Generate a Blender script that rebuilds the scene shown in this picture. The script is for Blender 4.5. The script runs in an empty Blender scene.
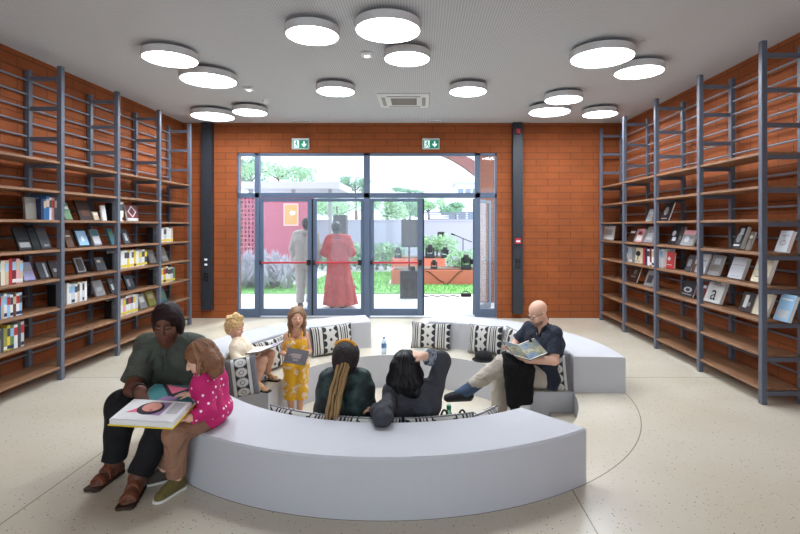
import bpy, bmesh, math, random
import numpy as np
from mathutils import Vector, Matrix

# ------------------------------------------------------------------ camera, sky, exposure
SC = bpy.context.scene
COL = SC.collection
F, VX, VY, H = 490.0, 421.0, 226.0, 1.6          # focal length (px), vanishing point, eye height
cam_data = bpy.data.cameras.new('camera')
cam_data.sensor_width = 36.0
cam_data.lens = 36.0 * F / 800.0
cam_data.shift_x = -(VX - 400.0) / 800.0
cam_data.shift_y = -(267.0 - VY) / 800.0
cam_data.clip_end = 400
camera = bpy.data.objects.new('camera', cam_data)
COL.objects.link(camera)
camera.location = (0, 0, H)
camera.rotation_euler = (math.pi / 2, 0, 0)
SC.camera = camera

SC.view_settings.view_transform = 'Standard'
SC.view_settings.look = 'None'
SC.view_settings.gamma = 1.0
SC.view_settings.use_curve_mapping = False
SC.view_settings.exposure = 2.35
SC.cycles.use_denoising = True
SC.cycles.max_bounces = 8
SC.cycles.diffuse_bounces = 4
SC.cycles.sample_clamp_indirect = 6.0

LAMP_STRENGTH = 7.5
SKY_STRENGTH = 0.72
world = bpy.data.worlds.new('sky')
SC.world = world
world.use_nodes = True
wn, wl = world.node_tree.nodes, world.node_tree.links
bg = wn['Background']
bg.inputs['Strength'].default_value = SKY_STRENGTH
tc = wn.new('ShaderNodeTexCoord')
mp = wn.new('ShaderNodeMapping'); mp.inputs['Scale'].default_value = (1, 1, 2.5)
nz = wn.new('ShaderNodeTexNoise'); nz.inputs['Scale'].default_value = 2.2; nz.inputs['Detail'].default_value = 5
rp = wn.new('ShaderNodeValToRGB')
rp.color_ramp.elements[0].position = 0.40; rp.color_ramp.elements[0].color = (0.64, 0.81, 1.0, 1)
rp.color_ramp.elements[1].position = 0.60; rp.color_ramp.elements[1].color = (0.87, 0.94, 1.0, 1)
wl.new(tc.outputs['Generated'], mp.inputs['Vector']); wl.new(mp.outputs['Vector'], nz.inputs['Vector'])
wl.new(nz.outputs['Fac'], rp.inputs['Fac']); wl.new(rp.outputs['Color'], bg.inputs['Color'])

sun_data = bpy.data.lights.new('sun', 'SUN')
sun_data.energy = 0.7
sun_data.angle = math.radians(12)
sun_data.color = (1.0, 0.97, 0.92)
sun = bpy.data.objects.new('sun', sun_data)
COL.objects.link(sun)
sun.rotation_euler = (math.radians(-38), math.radians(18), 0)   # from beyond the garden, high

# ------------------------------------------------------------------ materials
def srgb(r, g, b):
    def c(v):
        v /= 255.0
        return v / 12.92 if v <= 0.04045 else ((v + 0.055) / 1.055) ** 2.4
    return (c(r), c(g), c(b), 1.0)

_mats = {}
def mat(name, rgb=(200, 200, 200), rough=0.6, metal=0.0, noise=0.0, scale=20.0, bump=0.0, bscale=60.0,
        emit=0.0, sheen=0.0, spec=0.4, coat=0.0, bdist=0.01, folds=0.0):
    """plain procedural surface: colour with noise variation and a noise bump"""
    if name in _mats:
        return _mats[name]
    m = bpy.data.materials.new(name); m.use_nodes = True
    n, l = m.node_tree.nodes, m.node_tree.links
    b = n['Principled BSDF']
    c = srgb(*rgb)
    b.inputs['Base Color'].default_value = c
    b.inputs['Roughness'].default_value = rough
    b.inputs['Metallic'].default_value = metal
    b.inputs['Specular IOR Level'].default_value = spec
    if sheen: b.inputs['Sheen Weight'].default_value = sheen
    if coat: b.inputs['Coat Weight'].default_value = coat
    m.diffuse_color = c
    if emit:
        b.inputs['Emission Color'].default_value = c
        b.inputs['Emission Strength'].default_value = emit
    if folds:                                    # soft cloth folds
        bump, bscale, bdist = folds, 9.0, 0.035
    if noise or bump:
        t = n.new('ShaderNodeTexCoord')
    if noise:
        z = n.new('ShaderNodeTexNoise'); z.inputs['Scale'].default_value = scale; z.inputs['Detail'].default_value = 4
        l.new(t.outputs['Object'], z.inputs['Vector'])
        r = n.new('ShaderNodeMixRGB'); r.blend_type = 'MIX'
        r.inputs['Color1'].default_value = tuple(v * (1 - noise) for v in c[:3]) + (1,)
        r.inputs['Color2'].default_value = tuple(min(1, v * (1 + noise)) for v in c[:3]) + (1,)
        l.new(z.outputs['Fac'], r.inputs['Fac']); l.new(r.outputs['Color'], b.inputs['Base Color'])
    if bump:
        z = n.new('ShaderNodeTexNoise'); z.inputs['Scale'].default_value = bscale; z.inputs['Detail'].default_value = 3; z.inputs['Distortion'].default_value = 1.2 if folds else 0.0
        l.new(t.outputs['Object'], z.inputs['Vector'])
        u = n.new('ShaderNodeBump'); u.inputs['Strength'].default_value = bump; u.inputs['Distance'].default_value = bdist
        l.new(z.outputs['Fac'], u.inputs['Height']); l.new(u.outputs['Normal'], b.inputs['Normal'])
    _mats[name] = m
    return m

def nodes_of(name, rough=0.6):
    m = bpy.data.materials.new(name); m.use_nodes = True
    n, l = m.node_tree.nodes, m.node_tree.links
    b = n['Principled BSDF']; b.inputs['Roughness'].default_value = rough
    t = n.new('ShaderNodeTexCoord')
    s = n.new('ShaderNodeSeparateXYZ'); l.new(t.outputs['Object'], s.inputs[0])
    return m, n, l, b, t, s

def math_node(n, l, op, a, b=None, c=None):
    k = n.new('ShaderNodeMath'); k.operation = op
    for i, v in enumerate((a, b, c)):
        if v is None: continue
        if isinstance(v, (int, float)): k.inputs[i].default_value = v
        else: l.new(v, k.inputs[i])
    return k.outputs[0]

def mix_node(n, l, fac, c1, c2, mode='MIX'):
    k = n.new('ShaderNodeMixRGB'); k.blend_type = mode
    for i, v in enumerate((fac, c1, c2)):
        if isinstance(v, (int, float, tuple)): k.inputs[i].default_value = v
        else: l.new(v, k.inputs[i])
    return k.outputs[0]

def brick_mat(name, axis):
    m, n, l, b, t, s = nodes_of(name, 0.85)
    cb = n.new('ShaderNodeCombineXYZ')
    l.new(s.outputs[axis], cb.inputs[0]); l.new(s.outputs[2], cb.inputs[1])
    k = n.new('ShaderNodeTexBrick')
    k.inputs['Scale'].default_value = 1.0
    k.inputs['Brick Width'].default_value = 0.40
    k.inputs['Row Height'].default_value = 0.115
    k.inputs['Mortar Size'].default_value = 0.006
    k.inputs['Mortar Smooth'].default_value = 0.3
    k.inputs['Color1'].default_value = srgb(150, 78, 31)
    k.inputs['Color2'].default_value = srgb(142, 73, 29)
    k.inputs['Mortar'].default_value = srgb(106, 54, 27)
    l.new(cb.outputs[0], k.inputs['Vector'])
    z = n.new('ShaderNodeTexNoise'); z.inputs['Scale'].default_value = 3.0; z.inputs['Detail'].default_value = 6
    l.new(t.outputs['Object'], z.inputs['Vector'])
    zf = math_node(n, l, 'MULTIPLY_ADD', z.outputs['Fac'], 0.5, 0.75)
    c = mix_node(n, l, 1.0, k.outputs['Color'], zf, 'MULTIPLY')
    l.new(c, b.inputs['Base Color'])
    u = n.new('ShaderNodeBump'); u.inputs['Strength'].default_value = 0.3; u.inputs['Distance'].default_value = 0.01
    inv = math_node(n, l, 'SUBTRACT', 1.0, k.outputs['Fac'])
    l.new(inv, u.inputs['Height']); l.new(u.outputs['Normal'], b.inputs['Normal'])
    return m

BC = (-0.21, 4.83)                                # centre of the round seating pit
def terrazzo_mat():
    m, n, l, b, t, s = nodes_of('terrazzo', 0.26)
    z = n.new('ShaderNodeTexNoise'); z.inputs['Scale'].default_value = 1.3; z.inputs['Detail'].default_value = 5
    l.new(t.outputs['Object'], z.inputs['Vector'])
    base = mix_node(n, l, z.outputs['Fac'], srgb(194, 182, 156), srgb(216, 209, 194))
    v = n.new('ShaderNodeTexVoronoi'); v.inputs['Scale'].default_value = 46.0
    l.new(t.outputs['Object'], v.inputs['Vector'])
    chip = math_node(n, l, 'LESS_THAN', v.outputs['Distance'], 0.22)
    cr = n.new('ShaderNodeValToRGB'); cr.color_ramp.interpolation = 'CONSTANT'
    e = cr.color_ramp.elements
    e[0].position = 0; e[0].color = srgb(206, 200, 186)
    e[1].position = 0.66; e[1].color = srgb(178, 160, 132)
    x = e.new(0.86); x.color = srgb(150, 138, 120)
    x = e.new(0.95); x.color = srgb(96, 88, 80)
    sp = n.new('ShaderNodeSeparateColor'); l.new(v.outputs['Color'], sp.inputs[0]); l.new(sp.outputs[0], cr.inputs['Fac'])
    c1 = mix_node(n, l, math_node(n, l, 'MULTIPLY', chip, 0.85), base, cr.outputs['Color'])
    # saw-cut joints: a circle around the pit and straight bays
    dx = math_node(n, l, 'SUBTRACT', s.outputs[0], BC[0]); dy = math_node(n, l, 'SUBTRACT', s.outputs[1], BC[1])
    rr = math_node(n, l, 'SQRT', math_node(n, l, 'ADD', math_node(n, l, 'MULTIPLY', dx, dx), math_node(n, l, 'MULTIPLY', dy, dy)))
    def near(val, at, w=0.004):
        return math_node(n, l, 'LESS_THAN', math_node(n, l, 'ABSOLUTE', math_node(n, l, 'SUBTRACT', val, at)), w)
    outside = math_node(n, l, 'GREATER_THAN', rr, 2.168)
    ln = math_node(n, l, 'MAXIMUM', near(s.outputs[0], -2.255), near(s.outputs[0], 0.918))
    ln = math_node(n, l, 'MAXIMUM', ln, near(s.outputs[1], 5.18, 0.005))
    ln = math_node(n, l, 'MULTIPLY', ln, outside)
    ln = math_node(n, l, 'MAXIMUM', ln, near(rr, 2.172))
    c2 = mix_node(n, l, math_node(n, l, 'MULTIPLY', ln, 0.75), c1, srgb(110, 100, 86))
    l.new(c2, b.inputs['Base Color'])
    return m

def ceiling_mat():
    m, n, l, b, t, s = nodes_of('ribbed ceiling board', 0.9)
    st = math_node(n, l, 'SINE', math_node(n, l, 'MULTIPLY', s.outputs[0], 2 * math.pi / 0.024))
    sy = math_node(n, l, 'SINE', math_node(n, l, 'MULTIPLY', s.outputs[1], 2 * math.pi / 0.024))
    hole = math_node(n, l, 'MULTIPLY', math_node(n, l, 'MAXIMUM', st, 0), math_node(n, l, 'MULTIPLY_ADD', sy, 0.5, 0.5))
    c = mix_node(n, l, hole, srgb(200, 203, 208), srgb(140, 142, 146))
    l.new(c, b.inputs['Base Color'])
    return m

def wood_mat(name, c1, c2, axis=1):
    m, n, l, b, t, s = nodes_of(name, 0.5)
    mp = n.new('ShaderNodeMapping')
    sc = [14.0, 14.0, 14.0]; sc[axis] = 1.2
    mp.inputs['Scale'].default_value = sc
    l.new(t.outputs['Object'], mp.inputs['Vector'])
    z = n.new('ShaderNodeTexNoise'); z.inputs['Scale'].default_value = 1.6; z.inputs['Detail'].default_value = 6
    z.inputs['Distortion'].default_value = 1.0
    l.new(mp.outputs[0], z.inputs['Vector'])
    r = n.new('ShaderNodeValToRGB')
    r.color_ramp.elements[0].position = 0.3; r.color_ramp.elements[0].color = srgb(*c1)
    r.color_ramp.elements[1].position = 0.7; r.color_ramp.elements[1].color = srgb(*c2)
    l.new(z.outputs['Fac'], r.inputs['Fac']); l.new(r.outputs['Color'], b.inputs['Base Color'])
    return m

def glass_mat():
    m = bpy.data.materials.new('clear door glass'); m.use_nodes = True
    n, l = m.node_tree.nodes, m.node_tree.links
    n.remove(n['Principled BSDF'])
    tr = n.new('ShaderNodeBsdfTransparent'); tr.inputs[0].default_value = (0.93, 0.96, 0.97, 1)
    gl = n.new('ShaderNodeBsdfGlossy'); gl.inputs['Roughness'].default_value = 0.02
    fr = n.new('ShaderNodeFresnel'); fr.inputs[0].default_value = 1.5
    mx = n.new('ShaderNodeMixShader')
    ge = n.new('ShaderNodeNewGeometry')
    ff = math_node(n, l, 'MULTIPLY', fr.outputs[0], math_node(n, l, 'SUBTRACT', 1.0, ge.outputs['Backfacing']))
    l.new(ff, mx.inputs[0]); l.new(tr.outputs[0], mx.inputs[1]); l.new(gl.outputs[0], mx.inputs[2])
    df = n.new('ShaderNodeBsdfDiffuse'); df.inputs[0].default_value = (0.9, 0.92, 0.95, 1)      # milky veil mixed in to imitate haze, reflections and dirt on the panes
    m2 = n.new('ShaderNodeMixShader'); m2.inputs[0].default_value = 0.05
    l.new(mx.outputs[0], m2.inputs[1]); l.new(df.outputs[0], m2.inputs[2])
    l.new(m2.outputs[0], n['Material Output'].inputs[0])
    return m

def bottle_mat(name, rgb):
    m = bpy.data.materials.new(name); m.use_nodes = True
    b = m.node_tree.nodes['Principled BSDF']
    b.inputs['Base Color'].default_value = srgb(*rgb)
    b.inputs['Transmission Weight'].default_value = 0.75
    b.inputs['Roughness'].default_value = 0.12
    b.inputs['IOR'].default_value = 1.2
    return m

def dots_mat(name, base, dot, scale, size, rough=0.8):
    m, n, l, b, t, s = nodes_of(name, rough)
    v = n.new('ShaderNodeTexVoronoi'); v.inputs['Scale'].default_value = scale
    v.inputs['Randomness'].default_value = 0.35
    l.new(t.outputs['Object'], v.inputs['Vector'])
    d = math_node(n, l, 'LESS_THAN', v.outputs['Distance'], size)
    l.new(mix_node(n, l, d, srgb(*base), srgb(*dot)), b.inputs['Base Color'])
    return m

def blotch_mat(name, cols, scale, rough=0.85, detail=3):
    m, n, l, b, t, s = nodes_of(name, rough)
    z = n.new('ShaderNodeTexNoise'); z.inputs['Scale'].default_value = scale; z.inputs['Detail'].default_value = detail
    l.new(t.outputs['Object'], z.inputs['Vector'])
    r = n.new('ShaderNodeValToRGB')
    e = r.color_ramp.elements
    e[0].position = cols[0][0]; e[0].color = srgb(*cols[0][1])
    e[1].position = cols[-1][0]; e[1].color = srgb(*cols[-1][1])
    for p, c in cols[1:-1]:
        x = e.new(p); x.color = srgb(*c)
    l.new(z.outputs['Fac'], r.inputs['Fac']); l.new(r.outputs['Color'], b.inputs['Base Color'])
    return m

M_BRICK_X = brick_mat('orange brick facing the room', 0)
M_BRICK_Y = brick_mat('orange brick side', 1)
M_TERR = terrazzo_mat()
M_CEIL = ceiling_mat()
M_PAINT = mat('grey painted concrete', (190, 190, 193), 0.6, noise=0.02, scale=4, bump=0.04, bscale=25)
M_STEEL = mat('blue grey steel', (92, 97, 108), 0.42, noise=0.05, scale=8)
M_RAIL = mat('grey steel rail', (120, 122, 130), 0.4)
M_WOOD = wood_mat('oiled shelf wood', (120, 83, 57), (154, 114, 82))
M_FRAME = mat('slate blue aluminium', (86, 100, 122), 0.4, noise=0.04, scale=6)
M_DARKCOL = mat('charcoal steel', (44, 48, 54), 0.45, noise=0.08, scale=5)
M_GLASS = glass_mat()
M_BLACK = mat('black plastic', (18, 18, 20), 0.45)
M_WHITE = mat('white plastic', (225, 226, 228), 0.5)
M_RED = mat('red plastic', (178, 32, 44), 0.4)
M_PAPER = mat('book paper', (226, 222, 212), 0.8)

# ------------------------------------------------------------------ mesh helpers
def P(px, py, y):
    """point of the place at distance y that the photo shows at pixel (px, py)"""
    return Vector(((px - VX) * y / F, y, H - (py - VY) * y / F))

class MB:
    def __init__(self):
        self.v, self.f, self.m, self.s = [], [], [], []
    def add(self, verts, faces, mi=0, smooth=False):
        o = len(self.v)
        self.v += [tuple(p) for p in verts]
        self.f += [tuple(i + o for i in f) for f in faces]
        self.m += [mi] * len(faces); self.s += [smooth] * len(faces)
        return self
    def box(self, c, size, mi=0, rot=None, bev=0.0):
        x, y, z = (v / 2 for v in size)
        if bev > 0:
            b = min(bev, x * .9, y * .9, z * .9)
            pts = []
            for sx in (-1, 1):
                for sy in (-1, 1):
                    for sz in (-1, 1):
                        pts += [(sx * (x - b), sy * (y - b), sz * z), (sx * (x - b), sy * y, sz * (z - b)), (sx * x, sy * (y - b), sz * (z - b))]
            bm = bmesh.new()
            for p in pts: bm.verts.new(p)
            bmesh.ops.convex_hull(bm, input=bm.verts)
            bmesh.ops.dissolve_limit(bm, angle_limit=0.01, verts=bm.verts, edges=bm.edges)
            bm.verts.index_update()
            V = [v.co.copy() for v in bm.verts]; Fc = [[v.index for v in f.verts] for f in bm.faces]
            bm.free()
        else:
            V = [Vector((sx * x, sy * y, sz * z)) for sx in (-1, 1) for sy in (-1, 1) for sz in (-1, 1)]
            Fc = [(0, 1, 3, 2), (4, 6, 7, 5), (0, 4, 5, 1), (2, 3, 7, 6), (0, 2, 6, 4), (1, 5, 7, 3)]
        if rot is not None: V = [rot @ v for v in V]
        c = Vector(c)
        return self.add([v + c for v in V], Fc, mi)
    def b2(self, lo, hi, mi=0, bev=0.0):
        lo, hi = Vector(lo), Vector(hi)
        return self.box((lo + hi) / 2, hi - lo, mi, None, bev)
    def tube(self, pts, r, mi=0, n=10, caps=True, smooth=True):
        pts = [Vector(p) for p in pts]
        rs = r if isinstance(r, (list, tuple)) else [r] * len(pts)
        V, Fc = [], []
        up = None
        for i, p in enumerate(pts):
            d = (pts[min(i + 1, len(pts) - 1)] - pts[max(i - 1, 0)]).normalized()
            if up is None:
                up = Vector((0, 0, 1)) if abs(d.z) < 0.9 else Vector((1, 0, 0))
            a = d.cross(up); a.normalize(); bb = a.cross(d); up = bb
            for k in range(n):
                t = 2 * math.pi * k / n
                V.append(p + (a * math.cos(t) + bb * math.sin(t)) * rs[i])
        for i in range(len(pts) - 1):
            for k in range(n):
                k2 = (k + 1) % n
                Fc.append((i * n + k, i * n + k2, (i + 1) * n + k2, (i + 1) * n + k))
        self.add(V, Fc, mi, smooth)
        if caps:
            self.add(V[:n], [tuple(range(n))], mi); self.add(V[-n:], [tuple(range(n))[::-1]], mi)
        return self
    def lathe(self, c, prof, mi=0, n=32, smooth=True, mis=None):
        """prof: list of (r, z); axis +Z"""
        c = Vector(c); V, Fc, ms = [], [], []
        for r, z in prof:
            for k in range(n):
                t = 2 * math.pi * k / n
                V.append(c + Vector((r * math.cos(t), r * math.sin(t), z)))
        for i in range(len(prof) - 1):
            for k in range(n):
                k2 = (k + 1) % n
                Fc.append((i * n + k, i * n + k2, (i + 1) * n + k2, (i + 1) * n + k))
        self.add(V, Fc, mi, smooth)
        for i, rev in ((0, True), (len(prof) - 1, False)):
            if prof[i][0] > 1e-6:
                self.add(V[i * n:(i + 1) * n], [tuple(range(n))[::-1] if rev else tuple(range(n))], mi)
        return self
    def prism(self, poly, z0, z1, mi=0, tf=None):
        """poly: 2-D outline extruded z0..z1; tf maps Vector to Vector"""
        n = len(poly)
        V = [Vector((x, y, z0)) for x, y in poly] + [Vector((x, y, z1)) for x, y in poly]
        if tf: V = [tf(v) for v in V]
        Fc = [tuple(range(n))[::-1], tuple(range(n, 2 * n))] + [(i, (i + 1) % n, (i + 1) % n + n, i + n) for i in range(n)]
        return self.add(V, Fc, mi)
    def build(self, name, mats, parent=None, loc=None):
        me = bpy.data.meshes.new(name)
        V = self.v
        if loc is not None:
            l = Vector(loc); V = [tuple(Vector(p) - l) for p in V]
        me.from_pydata(V, [], self.f)
        for m in (mats if isinstance(mats, (list, tuple)) else [mats]): me.materials.append(m)
        me.polygons.foreach_set('material_index', self.m)
        me.polygons.foreach_set('use_smooth', self.s)
        bm = bmesh.new(); bm.from_mesh(me)
        bmesh.ops.recalc_face_normals(bm, faces=bm.faces); bm.to_mesh(me); bm.free()
        me.update()
        return link(name, me, parent, loc)

def link(name, me, parent=None, loc=None):
    o = bpy.data.objects.new(name, me)
    COL.objects.link(o)
    if parent is not None:
        o.parent = parent
        w = world_of(parent)
        o.matrix_parent_inverse = w.inverted()
    if loc is not None: o.location = Vector(loc)
    return o

def world_of(o):
    m = Matrix.LocRotScale(o.location, o.rotation_euler, o.scale)
    if o.parent is not None:
        m = world_of(o.parent) @ o.matrix_parent_inverse @ m
    return m

def tag(o, label, cat, group=None, kind=None):
    o['label'] = label; o['category'] = cat
    if group: o['group'] = group
    if kind: o['kind'] = kind
    return o

def structure(o):
    o['kind'] = 'structure'
    return o

def thing(name, loc, label, cat, group=None):
    o = bpy.data.objects.new(name, None)
    o.empty_display_size = 0.1
    o.location = Vector(loc); COL.objects.link(o)
    return tag(o, label, cat, group)

def copy_thing(o, delta_matrix):
    """copy a thing with its parts and their parts; delta_matrix moves it in the world"""
    r = o.copy(); COL.objects.link(r)
    r.matrix_world = delta_matrix @ world_of(o)
    def kids(src, dst):
        for ch in src.children:
            c = ch.copy(); COL.objects.link(c); c.parent = dst
            kids(ch, c)
    kids(o, r)
    return r
rng = random.Random(7)
# ------------------------------------------------------------------ the room
XL, XR, YB, ZC, YF = -4.12, 3.50, 8.52, 3.39, -3.2
R_OUT, R_IN, R_PIT, R_STEP = 2.17, 1.68, 1.27, 1.45
SECT = [(-4, 184), (212, 304)]                    # where the seat ring runs (degrees), gaps are steps

def pol(r, a, z):
    a = math.radians(a)
    return Vector((BC[0] + r * math.cos(a), BC[1] + r * math.sin(a), z))

def in_ring(a):
    a %= 360
    return any(lo <= a <= hi or lo <= a - 360 <= hi for lo, hi in SECT)

def build_floor():
    m = MB()
    x0, x1, y0, y1 = XL - 0.1, XR + 0.1, YF - 0.2, YB + 0.2
    marks = {-4.0, 184.0, 212.0, 304.0}
    for cx in (x0, x1):
        for cy in (y0, y1):
            marks.add(math.degrees(math.atan2(cy - BC[1], cx - BC[0])))
    angs = sorted({round(a % 360, 4) for a in list(marks) + list(range(0, 360, 3))})
    def rect(a):
        c, s = math.cos(math.radians(a)), math.sin(math.radians(a))
        ts = []
        if c > 1e-9: ts.append((x1 - BC[0]) / c)
        if c < -1e-9: ts.append((x0 - BC[0]) / c)
        if s > 1e-9: ts.append((y1 - BC[1]) / s)
        if s < -1e-9: ts.append((y0 - BC[1]) / s)
        t = min(ts)
        return Vector((BC[0] + c * t, BC[1] + s * t, 0))
    for i, a in enumerate(angs):
        b = angs[(i + 1) % len(angs)]
        mid = (a + ((b - a) % 360) / 2) % 360
        def q(r0, z0, r1, z1, mi):
            m.add([pol(r0, a, z0), pol(r1, a, z1), pol(r1, b, z1), pol(r0, b, z0)], [(0, 1, 2, 3)], mi)
        m.add([pol(R_IN, a, 0), rect(a), rect(b), pol(R_IN, b, 0)], [(0, 1, 2, 3)], 0)
        if in_ring(mid):
            q(R_PIT, 0, R_IN, 0, 0); q(R_PIT, 0, R_PIT, -0.4, 1); q(0.001, -0.4, R_PIT, -0.4, 0)
        else:
            q(R_IN, 0, R_IN, -0.2, 1); q(R_STEP, -0.2, R_IN, -0.2, 0); q(R_STEP, -0.2, R_STEP, -0.4, 1); q(0.001, -0.4, R_STEP, -0.4, 0)
    for lo, hi in SECT:
        for a in (lo, hi):
            m.add([pol(R_PIT, a, 0), pol(R_IN, a, 0), pol(R_IN, a, -0.4), pol(R_PIT, a, -0.4)], [(0, 1, 2, 3)], 1)
    o = m.build('floor', [M_TERR, M_PAINT])
    return structure(o)
build_floor()

m = MB(); m.b2((XL - 0.3, YF - 0.2, ZC), (XR + 0.3, YB + 0.2, ZC + 0.2)); structure(m.build('ceiling', M_CEIL))
m = MB(); m.b2((XL - 0.25, YF - 0.2, 0), (XL, YB, ZC)); structure(m.build('wall_left', M_BRICK_Y))
m = MB(); m.b2((XR, YF - 0.2, 0), (XR + 0.25, YB, ZC)); structure(m.build('wall_right', M_BRICK_Y))
OX0, OX1, OZ = -3.20, 1.32, 2.868
m = MB()
m.b2((XL - 0.25, YB, 0), (OX0, YB + 0.2, ZC)); m.b2((OX1, YB, 0), (XR + 0.25, YB + 0.2, ZC)); m.b2((OX0, YB, OZ), (OX1, YB + 0.2, ZC))
structure(m.build('wall_back', M_BRICK_X))
# the wall behind the viewer: brick piers with tall openings to the daylight
m = MB()
for a, b in ((XL, -3.75), (-1.45, -1.15), (1.05, 1.35), (3.25, XR)):
    m.b2((a, YF - 0.2, 0), (b, YF, ZC))
m.b2((XL, YF - 0.2, 3.2), (XR, YF, ZC)); m.b2((XL, YF - 0.2, 0), (XR, YF, 0.12))
structure(m.build('wall_front', M_BRICK_X))

# ---- glazed screen in the back wall
YD = 8.57
def gx(px): return (px - VX) * YD / F
def gz(py): return H - (py - VY) * YD / F
def bar(m, xa, xb, ya, yb, d=0.06, y=YD, mi=0):
    m.b2((gx(xa), y - d / 2, gz(yb)), (gx(xb), y + d / 2, gz(ya)), mi, 0.004)

m = MB()
bar(m, 237, 239.6, 153, 317, .08); bar(m, 494.6, 497.2, 153, 317, .08)
bar(m, 237, 497.2, 152.6, 156, .08)
bar(m, 237, 497.2, 193, 198, .08)
for a, b in ((255.3, 260.2), (363.9, 370), (474.7, 480)):
    bar(m, a, b, 153, 317, .08)
bar(m, 239, 256, 308.6, 317, .07); bar(m, 479.5, 495, 308.6, 317, .07)
screen = structure(m.build('window_1', M_FRAME))
for a, b, c, d in ((239.6, 255.3, 156, 193), (260.2, 363.9, 156, 193), (370, 474.7, 156, 193), (480, 494.6, 156, 193),
                   (239.6, 255.3, 198, 308.6), (480, 494.6, 198, 308.6)):
    m = MB(); m.b2((gx(a), YD - .004, gz(d)), (gx(b), YD + .004, gz(c))); m.build('pane', M_GLASS, screen)
m = MB(); m.b2((OX0, YB - 0.01, -0.005), (OX1, YB + 0.2, 0.012)); m.build('threshold', mat('worn steel', (150, 152, 156), 0.4), screen)

def door_leaf(n, xa, xb, hinge=None, ang=0):
    m = MB(); sa, sb = 3.2, 5.0
    if n == 2: sa, sb = 3.6, 2.8
    if n == 3: sa, sb = 3.8, 6.0
    if n == 4: sa, sb = 6.0, 3.8
    bar(m, xa, xa + sa, 198.4, 315.4, .05); bar(m, xb - sb, xb, 198.4, 315.4, .05)
    bar(m, xa + sa, xb - sb, 198.4, 201.6, .05); bar(m, xa + sa, xb - sb, 308.6, 315.4, .05)
    d = structure(m.build('door_%d' % n, M_FRAME))
    g = MB(); g.b2((gx(xa + sa), YD - .004, gz(308.6)), (gx(xb - sb), YD + .004, gz(201.6))); g.build('pane', M_GLASS, d)
    b = MB()
    z = gz(262.3)
    b.tube([(gx(xa + 2), YD - .085, z), (gx(xb - 3), YD - .085, z)], .017, 0, 12)
    pb = b.build('push_bar', M_RED, d); pb['label'] = 'red panic push bar'
    for px, r in ((xa + 1.8, .032), (xb - 3.4, .042)):
        k = MB(); k.box((gx(px), YD - .06, z), (r * 1.5, .09, r * 2.2), 0, None, .012); k.build('bar_bracket', M_BLACK, d)
    if n in (1, 3):
        k = MB(); k.b2((gx(xb) - .012, YD - .034, gz(315)), (gx(xb) + .014, YD - .026, gz(199)), 0); k.build('meeting_seal', M_BLACK, d)
    if ang:
        hp = Vector((gx(hinge), YD + .06, 0))
        d.matrix_world = Matrix.Translation(hp) @ Matrix.Rotation(math.radians(ang), 4, 'Z') @ Matrix.Translation(-Vector((gx(hinge), YD, 0)))
    return d
door_leaf(1, 260.4, 312.8); door_leaf(2, 313.4, 363.7); door_leaf(3, 370.2, 423.4)
door_leaf(4, 424.0, 474.5, 474.5, -116)

# ---- charcoal steel columns on the back wall
def column(n, xa, xb, yb):
    m = MB(); y = 8.46
    m.b2(((xa - VX) * y / F, y - .05, H - (yb - VY) * y / F), ((xb - VX) * y / F, 8.519, ZC - .01), 0, .004)
    return structure(m.build('trim_%d' % n, M_DARKCOL))
column(1, 202, 212.6, 310); column(2, 512.4, 522.4, 313.5)

def wall_box(name, px, py, w, h, d, mats, label, cat, y=8.41, kind=0):
    p = P(px, py, y)
    m = MB(); m.box((p.x, y - d / 2, p.z), (w, d, h), 0, None, .006)
    o = m.build(name, mats); tag(o, label, cat)
    return o, p
o, p = wall_box('fire_call_point', 517.6, 241, .10, .10, .05, M_RED, 'red fire call point halfway up the right charcoal column', 'fire alarm')
m = MB(); m.b2((p.x - .035, 8.352, p.z - .018), (p.x + .035, 8.3605, p.z + .012), 0, .002); m.build('press_panel', M_WHITE, o)
o, p = wall_box('alarm_sounder', 517.6, 131.5, .10, .09, .05, mat('dark red plastic', (128, 22, 52), .4), 'dark red alarm sounder at the top of the right charcoal column', 'fire alarm')
m = MB(); m.tube([(p.x, 8.36, p.z - .01), (p.x, 8.33, p.z - .01)], [.036, .028]); m.build('sounder_lens', M_RED, o)
for px, py, side in ((517.8, 260.5, 'upper of the two black sockets on the right charcoal column'), (517.8, 266, 'lower of the two black sockets on the right charcoal column')):
    o, p = wall_box('wall_socket', px, py, .085, .075, .02, M_BLACK, side, 'socket')
    m = MB(); m.tube([(p.x, 8.391, p.z), (p.x, 8.386, p.z)], .022); m.build('socket_face', mat('dark grey plastic', (40, 42, 46), .5), o)
for px, py, s in ((206, 259.6, 'upper'), (206, 264.6, 'lower')):
    o, p = wall_box('wall_switch', px, py, .05, .035, .015, M_WHITE, s + ' of the two small white switches on the left charcoal column', 'switch')
    m = MB(); m.b2((p.x - .015, 8.388, p.z - .01), (p.x + .015, 8.3955, p.z + .01)); m.build('rocker', M_WHITE, o)
o, p = wall_box('wall_socket', 206.3, 277, .08, .14, .02, M_BLACK, 'black double socket low on the left charcoal column', 'socket')
m = MB(); m.tube([(p.x, 8.391, p.z + .03), (p.x, 8.386, p.z + .03)], .02).tube([(p.x, 8.391, p.z - .03), (p.x, 8.386, p.z - .03)], .02); m.build('socket_face', mat('dark grey plastic'), o)

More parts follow.
